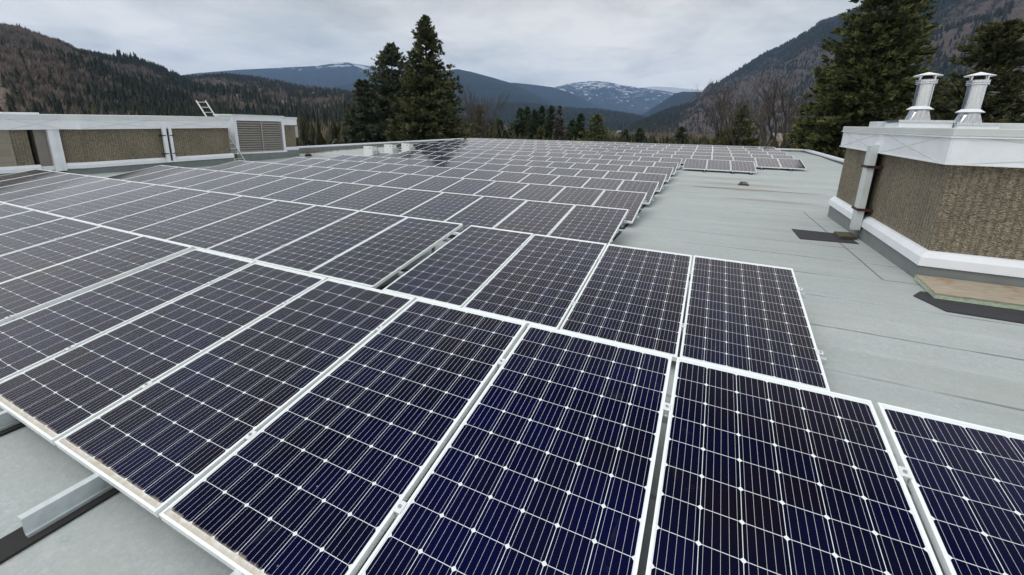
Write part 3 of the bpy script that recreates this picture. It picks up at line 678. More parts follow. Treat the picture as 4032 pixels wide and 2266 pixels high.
def right_penthouse():
    SH, Y0 = .017, 6.5; zr = lambda y: SH * (y - Y0)
    loc = (6.62, 6.55, -.12)
    r = thing('penthouse', 'ribbed brown concrete penthouse with white fascia, carrying two metal chimneys', 'penthouse', loc)
    def put(mb, nm, mt, par=None, **k):
        o = mb.obj(nm, mt, par or r, **k)
        world_mesh_to(o, loc)
        return o
    X1, Y1 = 20.0, 11.45
    b = MB(); b.box(6.68, X1, 6.62, Y1, -.4, 1.62, 0, SH, Y0); put(b, 'wall', M['aggregate'])
    b = MB(); b.box(6.60, X1, 6.54, Y1 + .05, -.4, .115, 0, SH, Y0); put(b, 'upstand', M['upstand'])
    b = MB()     # sloped white sill flashing: west and south legs, mitred at the corner
    def leg(p, q, n):   # p,q wall line points (2D), n outward
        p = Vector(p); q = Vector(q); n = Vector(n)
        def pt(v, o, z): w_ = v + o; return (w_.x, w_.y, z + zr(w_.y))
        return p, q, n, pt
    zs = (.285, .275, .205, .09)
    A = [(6.685, Y1), (6.685, 6.625)]; Bq = [(X1, 6.625)]
    def ringpts(x, y, ox, oy):   # profile points outward
        offs = (0.0, .045, .105, .115)
        return [(x - ox * o, y - oy * o, z + zr(y - oy * o)) for o, z in zip(offs, zs)]
    rings = [ringpts(6.685, Y1 + .06, 1, 0), ringpts(6.685, 6.625, 1, 1), ringpts(X1, 6.625, 0, 1)]
    for ra, rb in zip(rings[:-1], rings[1:]):
        for k in range(3): b.face([ra[k], ra[k + 1], rb[k + 1], rb[k]])
    b.face(list(reversed(rings[0]))); put(b, 'sill_flashing', M['white'])
    b = MB(); CR = MB()
    fascia(b, 'x', 6.575, 8.98, 11.52, 1.44, 1.775, zr, crease=CR); fascia(b, 'x', 6.575, 6.70, 8.93, 1.44, 1.775, zr, crease=CR)
    fascia(b, 'y', 6.515, 6.72, 9.6, 1.44, 1.775, zr, crease=CR); fascia(b, 'y', 6.515, 9.65, 12.6, 1.44, 1.775, zr, crease=CR); fascia(b, 'y', 6.515, 12.65, 16, 1.44, 1.775, zr, crease=CR)
    # corner and joint covers
    b.box(6.566, 6.585, 8.925, 8.985, 1.442, 1.773, 0, SH, Y0); b.box(6.564, 6.585, 6.507, 6.705, 1.442, 1.773, 0, SH, Y0); b.box(6.586, 6.725, 6.504, 6.520, 1.442, 1.773, 0, SH, Y0)
    b.box(9.595, 9.655, 6.506, 6.52, 1.442, 1.773, 0, SH, Y0); b.box(12.595, 12.655, 6.506, 6.52, 1.442, 1.773, 0, SH, Y0)
    b.box(6.577, 20, 11.5, 11.53, 1.44, 1.775, 0, SH, Y0)
    f_o = put(b, 'fascia', M['white']); o = CR.obj('cross_break', M['cap2'], f_o); world_mesh_to(o, loc)
    b = MB()     # white hems under the fascia and under the cap
    for z0, z1, o in ((1.425, 1.442, .016), (1.757, 1.776, .030)):
        b.box(6.575 - o, 6.66, 6.515 - o, 11.55, z0, z1, 0, SH, Y0); b.box(6.661, 20, 6.515 - o, 6.62, z0 + .0006, z1 - .0006, 0, SH, Y0)
    put(b, 'drip_edge', M['plastic'])
    b = MB(); b.box(6.562, X1, 6.502, 11.56, 1.777, 1.875, 0, SH, Y0); put(b, 'cap_flashing', M['cap'], bevel=.012)
    b = MB(); b.box(6.95, X1 - .3, 10.75, 11.3, 1.87, 1.985, 0, SH, Y0); put(b, 'inner_coping', M['cap'], bevel=.012)
    # downspout beside a second narrow drop with a dark gap between
    ds = MB(); ds.box(6.455, 6.570, 8.97, 9.19, .055, 1.60); ds_o = put(ds, 'downspout', M['cap'], bevel=.01)
    s2 = MB(); s2.box(6.49, 6.56, 9.195, 9.262, .02, 1.52); put(s2, 'downspout_edge', M['white'])
    g = MB(); g.box(6.56, 6.676, 9.20, 9.40, .06, 1.50); put(g, 'dark_gap', M['dark'])
    s3 = MB(); s3.box(6.535, 6.678, 9.41, 9.465, .06, 1.50); put(s3, 'downspout_edge', M['white'])
    for z in (.42, 1.20):
        k = MB(); k.box(6.447, 6.675, 8.93, 9.29, z, z + .045); o = k.obj('strap', M['strap'], ds_o); world_mesh_to(o, loc)
    k = MB(); k.box(6.50, 6.574, 8.98, 9.18, 1.605, 1.66); put(k, 'outlet_hood', M['white'])
    r.location.x += .055
    return r
right_penthouse()

def chimney(x, y, zb, zp, ztop, cx0, cx1, cy0, cy1, zc, label):
    r = thing('chimney_flue', label, 'chimney', (x, y, 1.85), 'metal flues on the right penthouse')
    z = lambda v: v - 1.85
    c = MB(); c.box(cx0 - x, cx1 - x, cy0 - y, cy1 - y, z(1.86), z(zc)); c.obj('curb', M['white'], r)
    c2 = MB(); c2.box(cx0 - x - .02, cx1 - x + .02, cy0 - y - .02, cy1 - y + .02, z(zc + .001), z(zc + .045)); c2.obj('curb_cap', M['galv'], r)
    rp_ = .123
    a = MB(); s0, s1 = .150, .128       # square-to-round flashing boot
    zz0, zz1 = z(zc + .046), z(zp)
    k = 16; ringb, ringt = [], []
    for i in range(k):
        t = 2 * math.pi * i / k; cs, sn = math.cos(t), math.sin(t); m_ = max(abs(cs), abs(sn))
        ringb.append((cs / m_ * s0, sn / m_ * s0, zz0)); ringt.append((cs * s1, sn * s1, zz1))
    for i in range(k): j = (i + 1) % k; a.face([ringb[i], ringb[j], ringt[j], ringt[i]])
    a.obj('flashing_boot', M['galv'], r)
    b = MB(); b.lathe((0, 0, 0), [(rp_, z(zp) + .05), (.198, z(zp) - .006), (.197, z(zp) - .011), (rp_, z(zp) + .03)], 28); b.obj('storm_collar', M['white'], r)
    h = ztop - zp
    b = MB(); b.lathe((0, 0, 0), [(rp_, z(zp) - .05), (rp_, z(zp) + h * .62), (rp_ + .006, z(zp) + h * .62), (rp_ + .006, z(zp) + h * .645), (rp_, z(zp) + h * .645), (rp_, z(zp) + h * .69)], 32)
    b.obj('pipe', M['galv'], r, smooth=False)
    b = MB(); q = .150
    b.lathe((0, 0, 0), [(rp_, z(zp) + h * .66), (q, z(zp) + h * .675), (q, z(zp) + h * .71), (q + .006, z(zp) + h * .72), (q, z(zp) + h * .73), (q, z(zp) + h * .775), (q + .006, z(zp) + h * .78), (q + .006, z(zp) + h * .79), (rp_, z(zp) + h * .79), (rp_ - .01, z(zp) + h * .70)], 28); b.obj('band', M['galv'], r)
    for i in range(4):
        t = .5 + i * math.pi / 2; p = MB(); px_, py_ = q * .96 * math.cos(t), q * .96 * math.sin(t)
        p.box(px_ - .011, px_ + .011, py_ - .011, py_ + .011, z(zp) + h * .77, z(zp) + h * .905); p.obj('cap_post', M['galv'], r)
    p = MB(); p.lathe((0, 0, 0), [(.07, z(zp) + h * .76), (.075, z(zp) + h * .9)], 12); p.obj('inner_flue', M['dark'], r)
    p = MB(); p.lathe((0, 0, 0), [(.0001, z(ztop)), (.205, z(zp) + h * .905), (.207, z(zp) + h * .893), (.19, z(zp) + h * .895), (.0001, z(ztop) - .03)], 32); p.obj('rain_cap', M['white'], r)
    return r
chimney(7.47, 10.3, 2.07, 2.285, 2.955, 7.10, 7.86, 9.92, 10.68, 2.025, 'left of the two shiny chimney flues, the nearer to the big spruce')
chimney(8.19, 10.3, 2.05, 2.235, 2.935, 7.885, 8.43, 9.80, 10.68, 1.985, 'right of the two shiny chimney flues with conical rain caps')

def left_penthouse():
    SH, Y0 = .02, 7.0; zr = lambda y: SH * (y - Y0)
    loc = (-17.2, 7.0, -.24)
    r = thing('penthouse', 'long brown ribbed penthouse with white fascia, a louvre and a leaning ladder', 'penthouse', loc)
    def put(mb, nm, mt, par=None, **k):
        o = mb.obj(nm, mt, par or r, **k); world_mesh_to(o, loc); return o
    B = lambda mb, *a: mb.box(*a, 0, SH, Y0)
    XB = -24.0
    # main wall y 7.05..12.65 at x=-17.2 with chamfer to the left part at x=-17.45
    b = MB(); B(b, XB, -17.25, 7.05, 12.60, -.6, 1.42)
    b.hexa([(XB, 6.62, -.6), (-17.55, 6.62, -.6), (-17.25, 7.05, -.6), (XB, 7.05, -.6), (XB, 6.62, 1.42), (-17.55, 6.62, 1.42), (-17.25, 7.05, 1.42), (XB, 7.05, 1.42)])
    put(b, 'wall', M['aggregate'])
    b = MB(); B(b, XB, -17.50, 5.36, 5.79, -.6, 1.42); put(b, 'wall', M['aggregate'])
    b = MB(); B(b, XB, -17.485, 1.0, 5.36, -.6, 1.42); put(b, 'block_wall', M['block'])
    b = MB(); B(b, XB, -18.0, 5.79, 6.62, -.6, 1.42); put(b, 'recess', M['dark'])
    b = MB(); B(b, -18.0, -17.55, 5.96, 6.27, -.3, 1.42); put(b, 'grey_panel', M['panelgrey'])
    b = MB(); B(b, -17.58, -17.40, 6.28, 6.44, -.16, 1.42); B(b, -17.56, -17.44, 6.44, 6.60, -.16, 1.42); put(b, 'corner_post', M['white'])
    b = MB(); B(b, XB, -17.2, 7.06, 12.68, -.6, -.085)
    b.hexa([(XB, 6.58, -.6), (-17.50, 6.58, -.6), (-17.2, 7.06, -.6), (XB, 7.06, -.6), (XB, 6.58, -.085), (-17.50, 6.58, -.085), (-17.2, 7.06, -.085), (XB, 7.06, -.085)])
    B(b, XB, -17.45, 1.0, 5.95, -.6, -.10); put(b, 'upstand', M['upstand'])
    # white sloped sill flashing
    b = MB()
    zs = (.115, .105, .02, -.10); offs = (0.0, .03, .085, .09)
    def ringp(x, y, ox, oy): return [(x + ox * o, y + oy * o, z + zr(y)) for o, z in zip(offs, zs)]
    def run(rings):
        for ra, rb in zip(rings[:-1], rings[1:]):
            for k in range(3): b.face([ra[k], ra[k + 1], rb[k + 1], rb[k]])
        b.face(rings[0]); b.face(list(reversed(rings[-1])))
    run([ringp(-17.55, 6.60, .8, -.6), ringp(-17.245, 7.05, 1, -.4), ringp(-17.245, 12.68, 1, 0)])
    run([ringp(-17.49, 1.0, 1, 0), ringp(-17.49, 5.93, 1, 0)])
    B(b, -18.0, -17.47, 5.96, 6.44, -.12, .04); put(b, 'sill_flashing', M['white'])
    b = MB(); CR = MB()
    secs = [(7.09, 9.55), (9.60, 12.05), (12.10, 12.66)]
    for a, c in secs: fascia(b, 'x', -17.12, a, c, 1.335, 1.685, zr, .006, -1, CR)
    for y in (9.575, 12.075): B(b, -17.13, -17.112, y - .03, y + .03, 1.337, 1.683)
    for a, c in ((1.0, 2.9), (2.95, 5.27), (5.32, 6.66)): fascia(b, 'x', -17.37, a, c, 1.335, 1.685, zr, .006, -1, CR)
    for y in (2.925, 5.295): B(b, -17.38, -17.362, y - .03, y + .03, 1.337, 1.683)
    q = [(-17.37, 6.66, 1.335), (-17.12, 7.09, 1.335), (-17.12, 7.09, 1.685), (-17.37, 6.66, 1.685)]; b.face(q)
    B(b, -19.1, -17.121, 12.64, 12.662, 1.335, 1.685)
    f_o = put(b, 'fascia', M['white']); o = CR.obj('cross_break', M['cap2'], f_o); world_mesh_to(o, loc)
    b = MB()
    for z0, z1, o in ((1.322, 1.336, .014), (1.672, 1.688, .022)):
        B(b, -17.25, -17.12 + o, 7.09, 12.675, z0, z1); B(b, -17.55, -17.37 + o, 1.0, 6.66, z0, z1)
        b.hexa([(-17.55, 6.66, z0), (-17.37 + o, 6.66, z0), (-17.12 + o, 7.09, z0), (-17.25, 7.09, z0), (-17.55, 6.66, z1), (-17.37 + o, 6.66, z1), (-17.12 + o, 7.09, z1), (-17.25, 7.09, z1)])
    put(b, 'drip_edge', M['plastic'])
    b = MB(); B(b, XB, -17.11, 7.09, 12.69, 1.689, 1.835); B(b, XB, -17.36, 1.0, 6.655, 1.689, 1.835)
    b.hexa([(XB, 6.656, 1.682), (-17.36, 6.656, 1.682), (-17.11, 7.089, 1.69), (XB, 7.089, 1.69), (XB, 6.656, 1.828), (-17.36, 6.656, 1.828), (-17.11, 7.089, 1.836), (XB, 7.089, 1.836)])
    put(b, 'cap_flashing', M['cap2'])
    b = MB(); B(b, -19.2, -18.4, 5.1, 6.5, 1.83, 1.90); put(b, 'inner_coping', M['white'])
    # downspout: two rails with a dark gap, black straps
    d1 = MB(); B(d1, -17.17, -17.07, 9.71, 9.855, -.06, 1.48); o1 = put(d1, 'downspout', M['white'])
    d2 = MB(); B(d2, -17.17, -17.08, 9.955, 10.06, -.06, 1.40); put(d2, 'downspout', M['white'])
    g = MB(); B(g, -17.20, -17.15, 9.856, 9.954, -.02, 1.38); put(g, 'dark_gap', M['dark'])
    k = MB(); B(k, -17.17, -17.03, 9.70, 10.07, -.09, -.055); put(k, 'downspout_shoe', M['white'])
    for z in (.26, 1.02):
        k = MB(); B(k, -17.2, -17.06, 9.60, 9.82, z, z + .035); B(k, -17.2, -17.07, 9.96, 10.12, z, z + .035); o = k.obj('strap', M['dark'], o1); world_mesh_to(o, loc)
    # recess with white sheet where the ladder stands, then the louvre bay at x=-18.2 and the end wall
    b = MB(); B(b, XB, -19.35, 12.60, 13.50, -.6, 1.779); put(b, 'recess_wall', M['white'])
    b = MB(); B(b, XB, -19.28, 12.69, 13.50, 1.780, 1.83); put(b, 'cap_flashing', M['cap2'])
    b = MB(); B(b, -19.34, -18.3, 12.7, 13.5, -.6, -.02); put(b, 'upstand', M['upstand'])
    ax = -18.20
    B2 = lambda mb, *a: mb.box(*a, 0, .004, 13.5)
    b = MB(); B2(b, -19.6, ax, 13.52, 13.68, .12, 2.02); B2(b, -19.6, ax, 16.28, 16.42, .12, 2.02); B2(b, -19.6, ax, 13.68, 16.28, 1.79, 2.02); B2(b, -19.6, ax + .03, 13.50, 16.45, .09, .18)
    lf = put(b, 'louvre_frame', M['white'])
    b = MB(); B2(b, -19.7, ax + .03, 13.46, 16.46, 2.021, 2.10); put(b, 'cap_flashing', M['cap2'])
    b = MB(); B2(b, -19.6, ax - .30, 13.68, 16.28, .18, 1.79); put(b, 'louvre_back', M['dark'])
    b = MB()
    for i in range(13):
        z = .20 + i * .1215
        b.hexa([(ax - .02, 13.681, z), (ax - .02, 16.279, z), (ax - .14, 16.279, z + .085), (ax - .14, 13.681, z + .085), (ax - .015, 13.681, z + .022), (ax - .015, 16.279, z + .022), (ax - .135, 16.279, z + .107), (ax - .135, 13.681, z + .107)])
    put(b, 'louvre_blades', M['louver'])
    b = MB(); B2(b, ax - .012, ax + .012, 15.0, 15.05, .18, 1.79); put(b, 'mullion', M['louver'])
    b = MB(); B2(b, -19.6, ax + .02, 13.48, 16.46, -.6, .085); put(b, 'upstand', M['upstand'])
    b = MB(); B2(b, XB, -18.35, 16.46, 17.25, -.6, 1.60); put(b, 'wall', M['aggregate'])
    b = MB(); B2(b, XB, -18.25, 16.461, 17.33, 1.60, 1.93); put(b, 'fascia', M['white'])
    b = MB(); B2(b, XB, -18.22, 16.462, 17.36, 1.931, 2.05); put(b, 'cap_flashing', M['cap2'])
    b = MB(); B2(b, XB, -18.26, 16.461, 17.32, .18, .36); put(b, 'sill_flashing', M['white'])
    b = MB(); B2(b, XB, -18.28, 16.461, 17.34, -.6, .178); put(b, 'upstand', M['upstand'])
    b = MB(); B2(b, -18.75, -18.45, 17.26, 17.52, .90, 1.55); put(b, 'electrical_box', M['box'])
    return r
left_penthouse()

def ladder():
    f0, f1 = Vector((-17.35, 12.83, -.23)), Vector((-17.35, 13.33, -.23))
    t0, t1 = Vector((-19.68, 12.72, 2.72)), Vector((-19.68, 13.16, 2.74))
    r = thing('ladder', 'silver aluminium ladder leaning on the left penthouse beside the louvre', 'ladder', (-17.35, 13.08, -.23))
    for a, b in ((f0, t0), (f1, t1)):
        m = MB(); d = (b - a).normalized(); up = Vector((0, 1, 0)); n = d.cross(up).normalized()
        p = []
        for c in (a, b):
            for su, sn in ((-.014, -.034), (.014, -.034), (.014, .034), (-.014, .034)): p.append(c + up * su + n * sn)
        m.hexa(p); o = m.obj('side_rail', M['ladder'], r); world_mesh_to(o, r.location)
    n = 12
    for i in range(n):
        s = (i + .6) / (n - .1)
        m = MB(); m.tube(f0.lerp(t0, s), f1.lerp(t1, s), .016, n=8); o = m.obj('rung', M['ladder'], r); world_mesh_to(o, r.location)
ladder()

# ------------------------------------------------------------------ trees
def rots(n, rng):
    v = rng.normal(size=(n, 3)); return v / np.linalg.norm(v, axis=1, keepdims=True)
def conifer(name, label, X, Ytop, dist, radius, mat, seed, shape=0.85, branches=420, tufts=11, sprig=0.42, droop=0.35, gap=0.25, lean=0.0, bare_top=0.0, group=None, cat='tree', crown_base=0.04):
    rng = np.random.default_rng(seed)
    foot, h = spot(X, Ytop, dist)
    r = thing(name, label, cat, foot, group)
    tr = MB(); tr.tube((0, 0, 0), (lean * h * .5, 0, h * .5), h * .018 + .06, h * .011, n=8, cap=False); tr.tube((lean * h * .5, 0, h * .5), (lean * h, 0, h * .985), h * .011, .015, n=6, cap=False)
    tris = []; tint = []
    zf = 1 - (1 - crown_base) * np.sqrt(rng.random(branches)); zf = np.sort(zf)
    zf = np.concatenate([zf, rng.uniform(.86, .985, branches // 9)])
    lobes = rng.random(16) * .34 + .83
    for f in zf:
        az = rng.random() * 2 * np.pi
        L = radius * min(1.0, ((1 - f) / (1 - crown_base)) ** shape) * (.52 + .62 * rng.random()) * lobes[int(f * 7 + az * 1.3) % 16] + .06
        d = np.array([np.cos(az), np.sin(az), 0.0]); side = np.array([-d[1], d[0], 0.0])
        base = np.array([lean * h * f, 0, h * f])
        up0 = .45 * max(0, f - .35) + rng.normal(0, .08)
        if L > radius * .35: tr.tube(base, base + d * L * .8 + np.array([0, 0, (up0 - droop * .6) * L * .8]), .015 + L * .006, .006, n=3, cap=False)
        nt_ = max(3, int(tufts * (.35 + .65 * L / radius)))
        s = gap + (1.0 - gap) * rng.random(nt_) ** .75
        lat = (rng.random(nt_) * 2 - 1) * .34 * L * (1.08 - s)
        zz = up0 * L * s - droop * L * s ** 1.4 + .22 * L * s ** 3.2 - rng.random(nt_) * .10 * L
        C = base + d * (L * s)[:, None] + side * lat[:, None] + np.array([0, 0, 1.0]) * zz[:, None]
        bt = rng.normal(0, .17)
        k = 7
        P = np.repeat(C, k, 0); n = len(P)
        ss = np.repeat(s, k)
        out = d * .9 + side * np.sign(np.repeat(lat, k))[:, None] * .45 + rots(n, rng) * .75
        out[:, 2] += .16 + .45 * f
        out /= np.linalg.norm(out, axis=1, keepdims=True)
        ln = sprig * (.55 + .75 * rng.random(n)) * (1 - .55 * f * f)
        wv = np.cross(out, rots(n, rng)); wv /= np.linalg.norm(wv, axis=1, keepdims=True) + 1e-6
        P = P + rots(n, rng) * (sprig * .28 * (1 - .6 * f))
        wd = ln * (.17 + .14 * rng.random(n))
        T = np.stack([P - wv * wd[:, None], P + wv * wd[:, None], P + out * ln[:, None]], 1)
        tris.append(T.reshape(-1, 3))
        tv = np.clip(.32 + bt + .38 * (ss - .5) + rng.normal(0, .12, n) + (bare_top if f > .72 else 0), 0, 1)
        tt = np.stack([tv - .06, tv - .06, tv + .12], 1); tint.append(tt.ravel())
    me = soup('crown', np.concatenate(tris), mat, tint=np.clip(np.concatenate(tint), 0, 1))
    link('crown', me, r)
    tr.obj('trunk', M['bark'], r)
    return r

def bare_tree(name, label, X, Ytop, dist, seed, stems=4, spread=.42, depth=6, r0=None, group=None, width=1.0, mat='twig'):
    rng = random.Random(seed)
    foot, h = spot(X, Ytop, dist); r = thing(name, label, 'tree', foot, group)
    big, small = MB(), MB()
    def grow(p, d, L, rad, lev):
        segs = 3; q = p
        for _ in range(segs):
            d = (d + Vector((rng.gauss(0, .09), rng.gauss(0, .09), .05))).normalized(); q2 = q + d * (L / segs)
            (big if lev < 3 else small).tube(q, q2, rad, rad * .93, n=6 if lev < 2 else 3, cap=False); rad *= .93; q = q2
            if lev >= 2 and lev < depth and rng.random() < .42: 
                e = (d + Vector((rng.gauss(0, .5), rng.gauss(0, .5), rng.gauss(.12, .3)))).normalized(); grow(q, e, L * rng.uniform(.45, .7), max(.015, rad * .55), lev + 1)
        if lev >= depth: return
        for k in range(2 if lev else 2):
            a = rng.random() * 6.28; t = spread * rng.uniform(.6, 1.3)
            e = (d + Vector((math.cos(a) * t * width, math.sin(a) * t * width, .10))).normalized()
            grow(q, e, L * rng.uniform(.66, .86), max(.015, rad * rng.uniform(.62, .8)), lev + 1)
    r0 = r0 or h * .014
    for s in range(stems):
        a = 6.28 * s / stems + rng.random(); t = .34 * width if stems > 1 else .05
        grow(Vector((math.cos(a) * .15, math.sin(a) * .15, 0)), Vector((math.cos(a) * t, math.sin(a) * t, 1)).normalized(), h * .27, r0, 0)
    zmax = max(max(v[2] for v in small.v), .1); k = h / zmax
    for mb in (big, small): mb.v = [(a * k, b * k, c * k) for a, b, c in mb.v]
    big.obj('trunk', M['bark'], r); small.obj('crown', M[mat], r)
    return r

conifer('spruce_tree', 'tall pointed dark green spruce, tallest tree behind the far roof edge', 1070, 36, 50, 6.6, M['spruce'], 11, shape=.80, branches=1250, tufts=20, sprig=.46, droop=.26, gap=.12)
conifer('spruce_tree', 'bluish spruce with a cone-laden tip, left of the tallest central spruce', 983, 106, 53, 7.6, M['bluespruce'], 12, shape=.74, branches=1200, tufts=19, sprig=.46, bare_top=.25, gap=.12)
conifer('spruce_tree', 'shorter bluish spruce at the left foot of the central spruce pair', 912, 196, 52, 4.2, M['bluespruce'], 13, shape=.66, branches=520, tufts=18, sprig=.46, gap=.12)
conifer('spruce_tree', 'huge dark spruce behind the right penthouse, cut off by the top of the photo', 2266, -130, 44, 5.0, M['rightspruce'], 14, shape=.50, branches=1900, tufts=26, sprig=.42, droop=.36, gap=.12)
conifer('spruce_tree', 'spruce with brown cones in its top, at the right edge behind the chimneys', 2531, 48, 34, 5.6, M['conespruce'], 15, shape=.62, branches=1150, tufts=22, sprig=.36, droop=.30, bare_top=.22, gap=.10)
conifer('spruce_tree', 'lower spruce between the two chimneys, half hidden behind them', 2390, 214, 45, 6.4, M['rightspruce'], 16, shape=.5, branches=560, tufts=20, sprig=.36, gap=.12)
MID = 'conifers standing beyond the far roof edge'
for k, (X, Y, D, rad, mt, lab) in enumerate([
    (1309, 271, 95, 2.6, 'fir', 'dark fir at the left of the clump beyond the last row'),
    (1327, 268, 100, 2.6, 'fir', 'dark fir second from left in the clump beyond the last row'),
    (1345, 275, 98, 2.3, 'fir', 'shorter dark fir in the middle of the clump, left of the bare larch'),
    (1364, 266, 102, 2.2, 'fir', 'narrow dark fir in the clump just left of the small yellowish cedar top'),
    (1387, 265, 96, 2.3, 'fir', 'dark fir at the right end of the clump, touching the bare larch'),
    (1441, 300, 88, 1.9, 'fir', 'small dark fir between the bare larch and the dense pointed fir'),
    (1461, 285, 86, 2.0, 'fir', 'dense pointed dark fir left of the broad light green conifer'),
    (1503, 288, 84, 3.6, 'cedar', 'broad light green conifer right of the dense pointed fir'),
    (1362, 318, 78, 1.3, 'cedar', 'small yellowish green cedar in front of the dark fir clump'),
    (1206, 262, 82, 2.2, 'cedar', 'narrow ivy green conifer inside the bare branches right of the big spruce'),
    (1257, 300, 92, 2.6, 'fir', 'rounded dark conifer left of the dark fir clump'),
    (1874, 264, 62, 2.5, 'cedar', 'slim olive green conifer in front of the wide bare tree'),
    (1716, 318, 120, 2.6, 'fir', 'lone dark conifer in the valley left of the bare tree'),
    (1610, 322, 140, 2.4, 'fir', 'small dark conifer beyond the middle of the right panel run'),
    (1575, 326, 130, 2.2, 'fir', 'small dark conifer right of the broad light green conifer'),
    (1816, 330, 90, 2.6, 'cedar', 'low olive conifer left of the slim conifer'),
    ]):
    conifer('conifer_tree', lab, X, Y, D, rad * 1.75, M[mt], 40 + k, shape=.72, branches=520, tufts=11, sprig=.52, gap=.1, droop=.2, group=MID)
conifer('larch_tree', 'bare brown larch between the dark fir clump and the dense pointed fir', 1409, 266, 93, 2.3, M['larch'], 70, shape=.8, branches=240, tufts=8, sprig=.6, gap=.1, droop=.05)
bare_tree('bare_tree', 'tall leafless tree with many upright stems right of the central spruce', 1205, 205, 70, 21, stems=6, spread=.36, depth=5, width=.85, r0=.20)
bare_tree('bare_tree', 'wide leafless tree with a forked trunk left of the huge right spruce', 1962, 176, 52, 22, stems=5, spread=.40, depth=5, width=1.2, r0=.30)
bare_tree('bare_tree', 'leafless tree leaning left behind the slim olive conifer', 1858, 196, 66, 23, stems=4, spread=.40, depth=5)
bare_tree('bare_tree', 'leafless tree between the wide bare tree and the huge spruce', 2040, 226, 58, 24, stems=4, spread=.40, depth=5)

# ------------------------------------------------------------------ ground, hills and mountains
g = MB(); g.face([(-26000, -26000, GROUND), (26000, -26000, GROUND), (26000, 26000, GROUND), (-26000, 26000, GROUND)])
go = g.obj('valley_ground', mat_hill('valley_floor', (0.030, 0.036, 0.018), (0.125, 0.098, 0.075), (0.22, 0.18, 0.13), 0.012, .42, .62))
tag(go, 'brown valley floor beyond the building', 'ground', kind='structure')

def fbm(x, y, z, o=5):
    v = 0; a = 1; f = 1
    for _ in range(o): v += a * noise.noise(Vector((x * f, y * f, z))); a *= .5; f *= 2.03
    return v
TERR = {}
def ridge(key, name, label, pts, D, Db, mat, amp, gul, na=220, nr=44, power=1.0, seed=0.0, back=1.5, base=GROUND, ridge_amp=0.0):
    # pts: skyline pixels; D: distance of the skyline (number or list matched to pts); Db: distance where the slope meets the valley
    A = []; E = []; DD = []
    Dl = D if isinstance(D, (list, tuple)) else [D] * len(pts)
    for (X, Y), d in zip(pts, Dl):
        a, e = az_el(X, Y); A.append(a); E.append(CAM.z + d * math.tan(e)); DD.append(d)
    az = np.linspace(A[0], A[-1], na); ze = np.interp(az, A, E); de = np.interp(az, A, DD)
    ts = np.concatenate([np.linspace(0, 1, nr), 1 + np.linspace(.08, 1, 10) * (back - 1)])
    V = np.zeros((len(ts), na, 3))
    for j in range(na):
        a = az[j]; sa, ca = math.sin(a), math.cos(a)
        for i, t in enumerate(ts):
            d = Db + (de[j] - Db) * min(t, 1) if t <= 1 else de[j] * t
            x, y = CAM.x + d * sa, CAM.y + d * ca
            if t <= 1:
                z = base + (ze[j] - base) * (t ** power)
                wgt = math.sin(math.pi * min(1, t)) 
                q = fbm(x / gul, y / gul, seed)
                rg = 1 - abs(fbm(x / gul * 1.7 + 9, y / gul * 1.7, seed + 3, 4))
                z += amp * wgt * (q * .8 + (rg - .75) * .9) * min(1, (ze[j] - base) / (amp * 2.5 + 1e-6))
                if ridge_amp and t > .85: z += ridge_amp * (t - .85) / .15 * fbm(a * 260, 3.3, seed, 4)
            else:
                z = ze[j] - (ze[j] - base) * ((t - 1) / (back - 1)) ** .8 * 1.02
            V[i, j] = (x, y, z)
    nt_ = len(ts); mb = MB(); mb.v = [tuple(p) for p in V.reshape(-1, 3)]
    for i in range(nt_ - 1):
        for j in range(na - 1):
            k = i * na + j; mb.f.append((k, k + 1, k + na + 1, k + na)); mb.m.append(0)
    o = mb.obj(name, mat, smooth=True); tag(o, label, 'mountain' if 'mountain' in name else 'hill', kind='structure')
    TERR[key] = (V, az); return o

FOR = (0.016, 0.026, 0.014)
hm1 = mat_hill('near_hill', (0.028, 0.036, 0.020), (0.215, 0.170, 0.146), (0.26, 0.21, 0.15), 0.006, .44, .72)
hm2 = mat_hill('dark_foothill', FOR, (0.030, 0.034, 0.022), (0.14, 0.12, 0.10), 0.0022, .62, .70)
hmR = mat_hill('right_mountain', (0.019, 0.029, 0.020), (0.125, 0.104, 0.096), (0.22, 0.20, 0.185), 0.0030, .50, .66, zforest=(120, 620, .22))
hmF = mat_hill('far_mountain', (0.018, 0.026, 0.020), (0.04, 0.042, 0.036), (0.16, 0.14, 0.125), 0.0011, .60, .66)
ridge('H1', 'near_hill', 'steep brown wooded hill rising at the left edge', [(-500, -60), (-200, 10), (0, 70), (50, 78), (100, 96), (150, 111), (200, 134), (240, 141), (290, 152), (350, 161), (400, 176), (440, 194), (480, 215), (560, 250), (640, 275), (760, 322)], 950, 260, hm1, 26, 190, power=1.15, seed=1.0)
ridge('H2', 'wooded_hill', 'long dark wooded hill sloping down behind the left penthouse', [(330, 215), (420, 205), (470, 201), (520, 197), (560, 195), (640, 202), (700, 210), (780, 226), (850, 233), (900, 246), (960, 262), (1060, 285), (1160, 304), (1260, 322)], [1500] * 8 + [1450, 1400, 1350, 1300, 1250, 1200], 320, hm1, 22, 210, power=1.1, seed=2.0)
ridge('H3', 'dark_foothill', 'low dark forested foothill across the middle of the valley', [(950, 262), (1060, 262), (1150, 268), (1200, 268), (1290, 262), (1345, 266), (1400, 273), (1460, 279), (1500, 279), (1560, 287), (1600, 294), (1640, 304), (1720, 318)], 2900, 1500, hm2, 30, 420, seed=3.0, power=.9)
ridge('M2', 'dark_mountain', 'dark blue mountain spur descending right behind the bare tree', [(700, 250), (900, 205), (1040, 188), (1150, 174), (1190, 182), (1240, 196), (1295, 212), (1355, 241), (1402, 262), (1470, 290), (1560, 318)], 5200, 3000, hmF, 110, 900, seed=4.0)
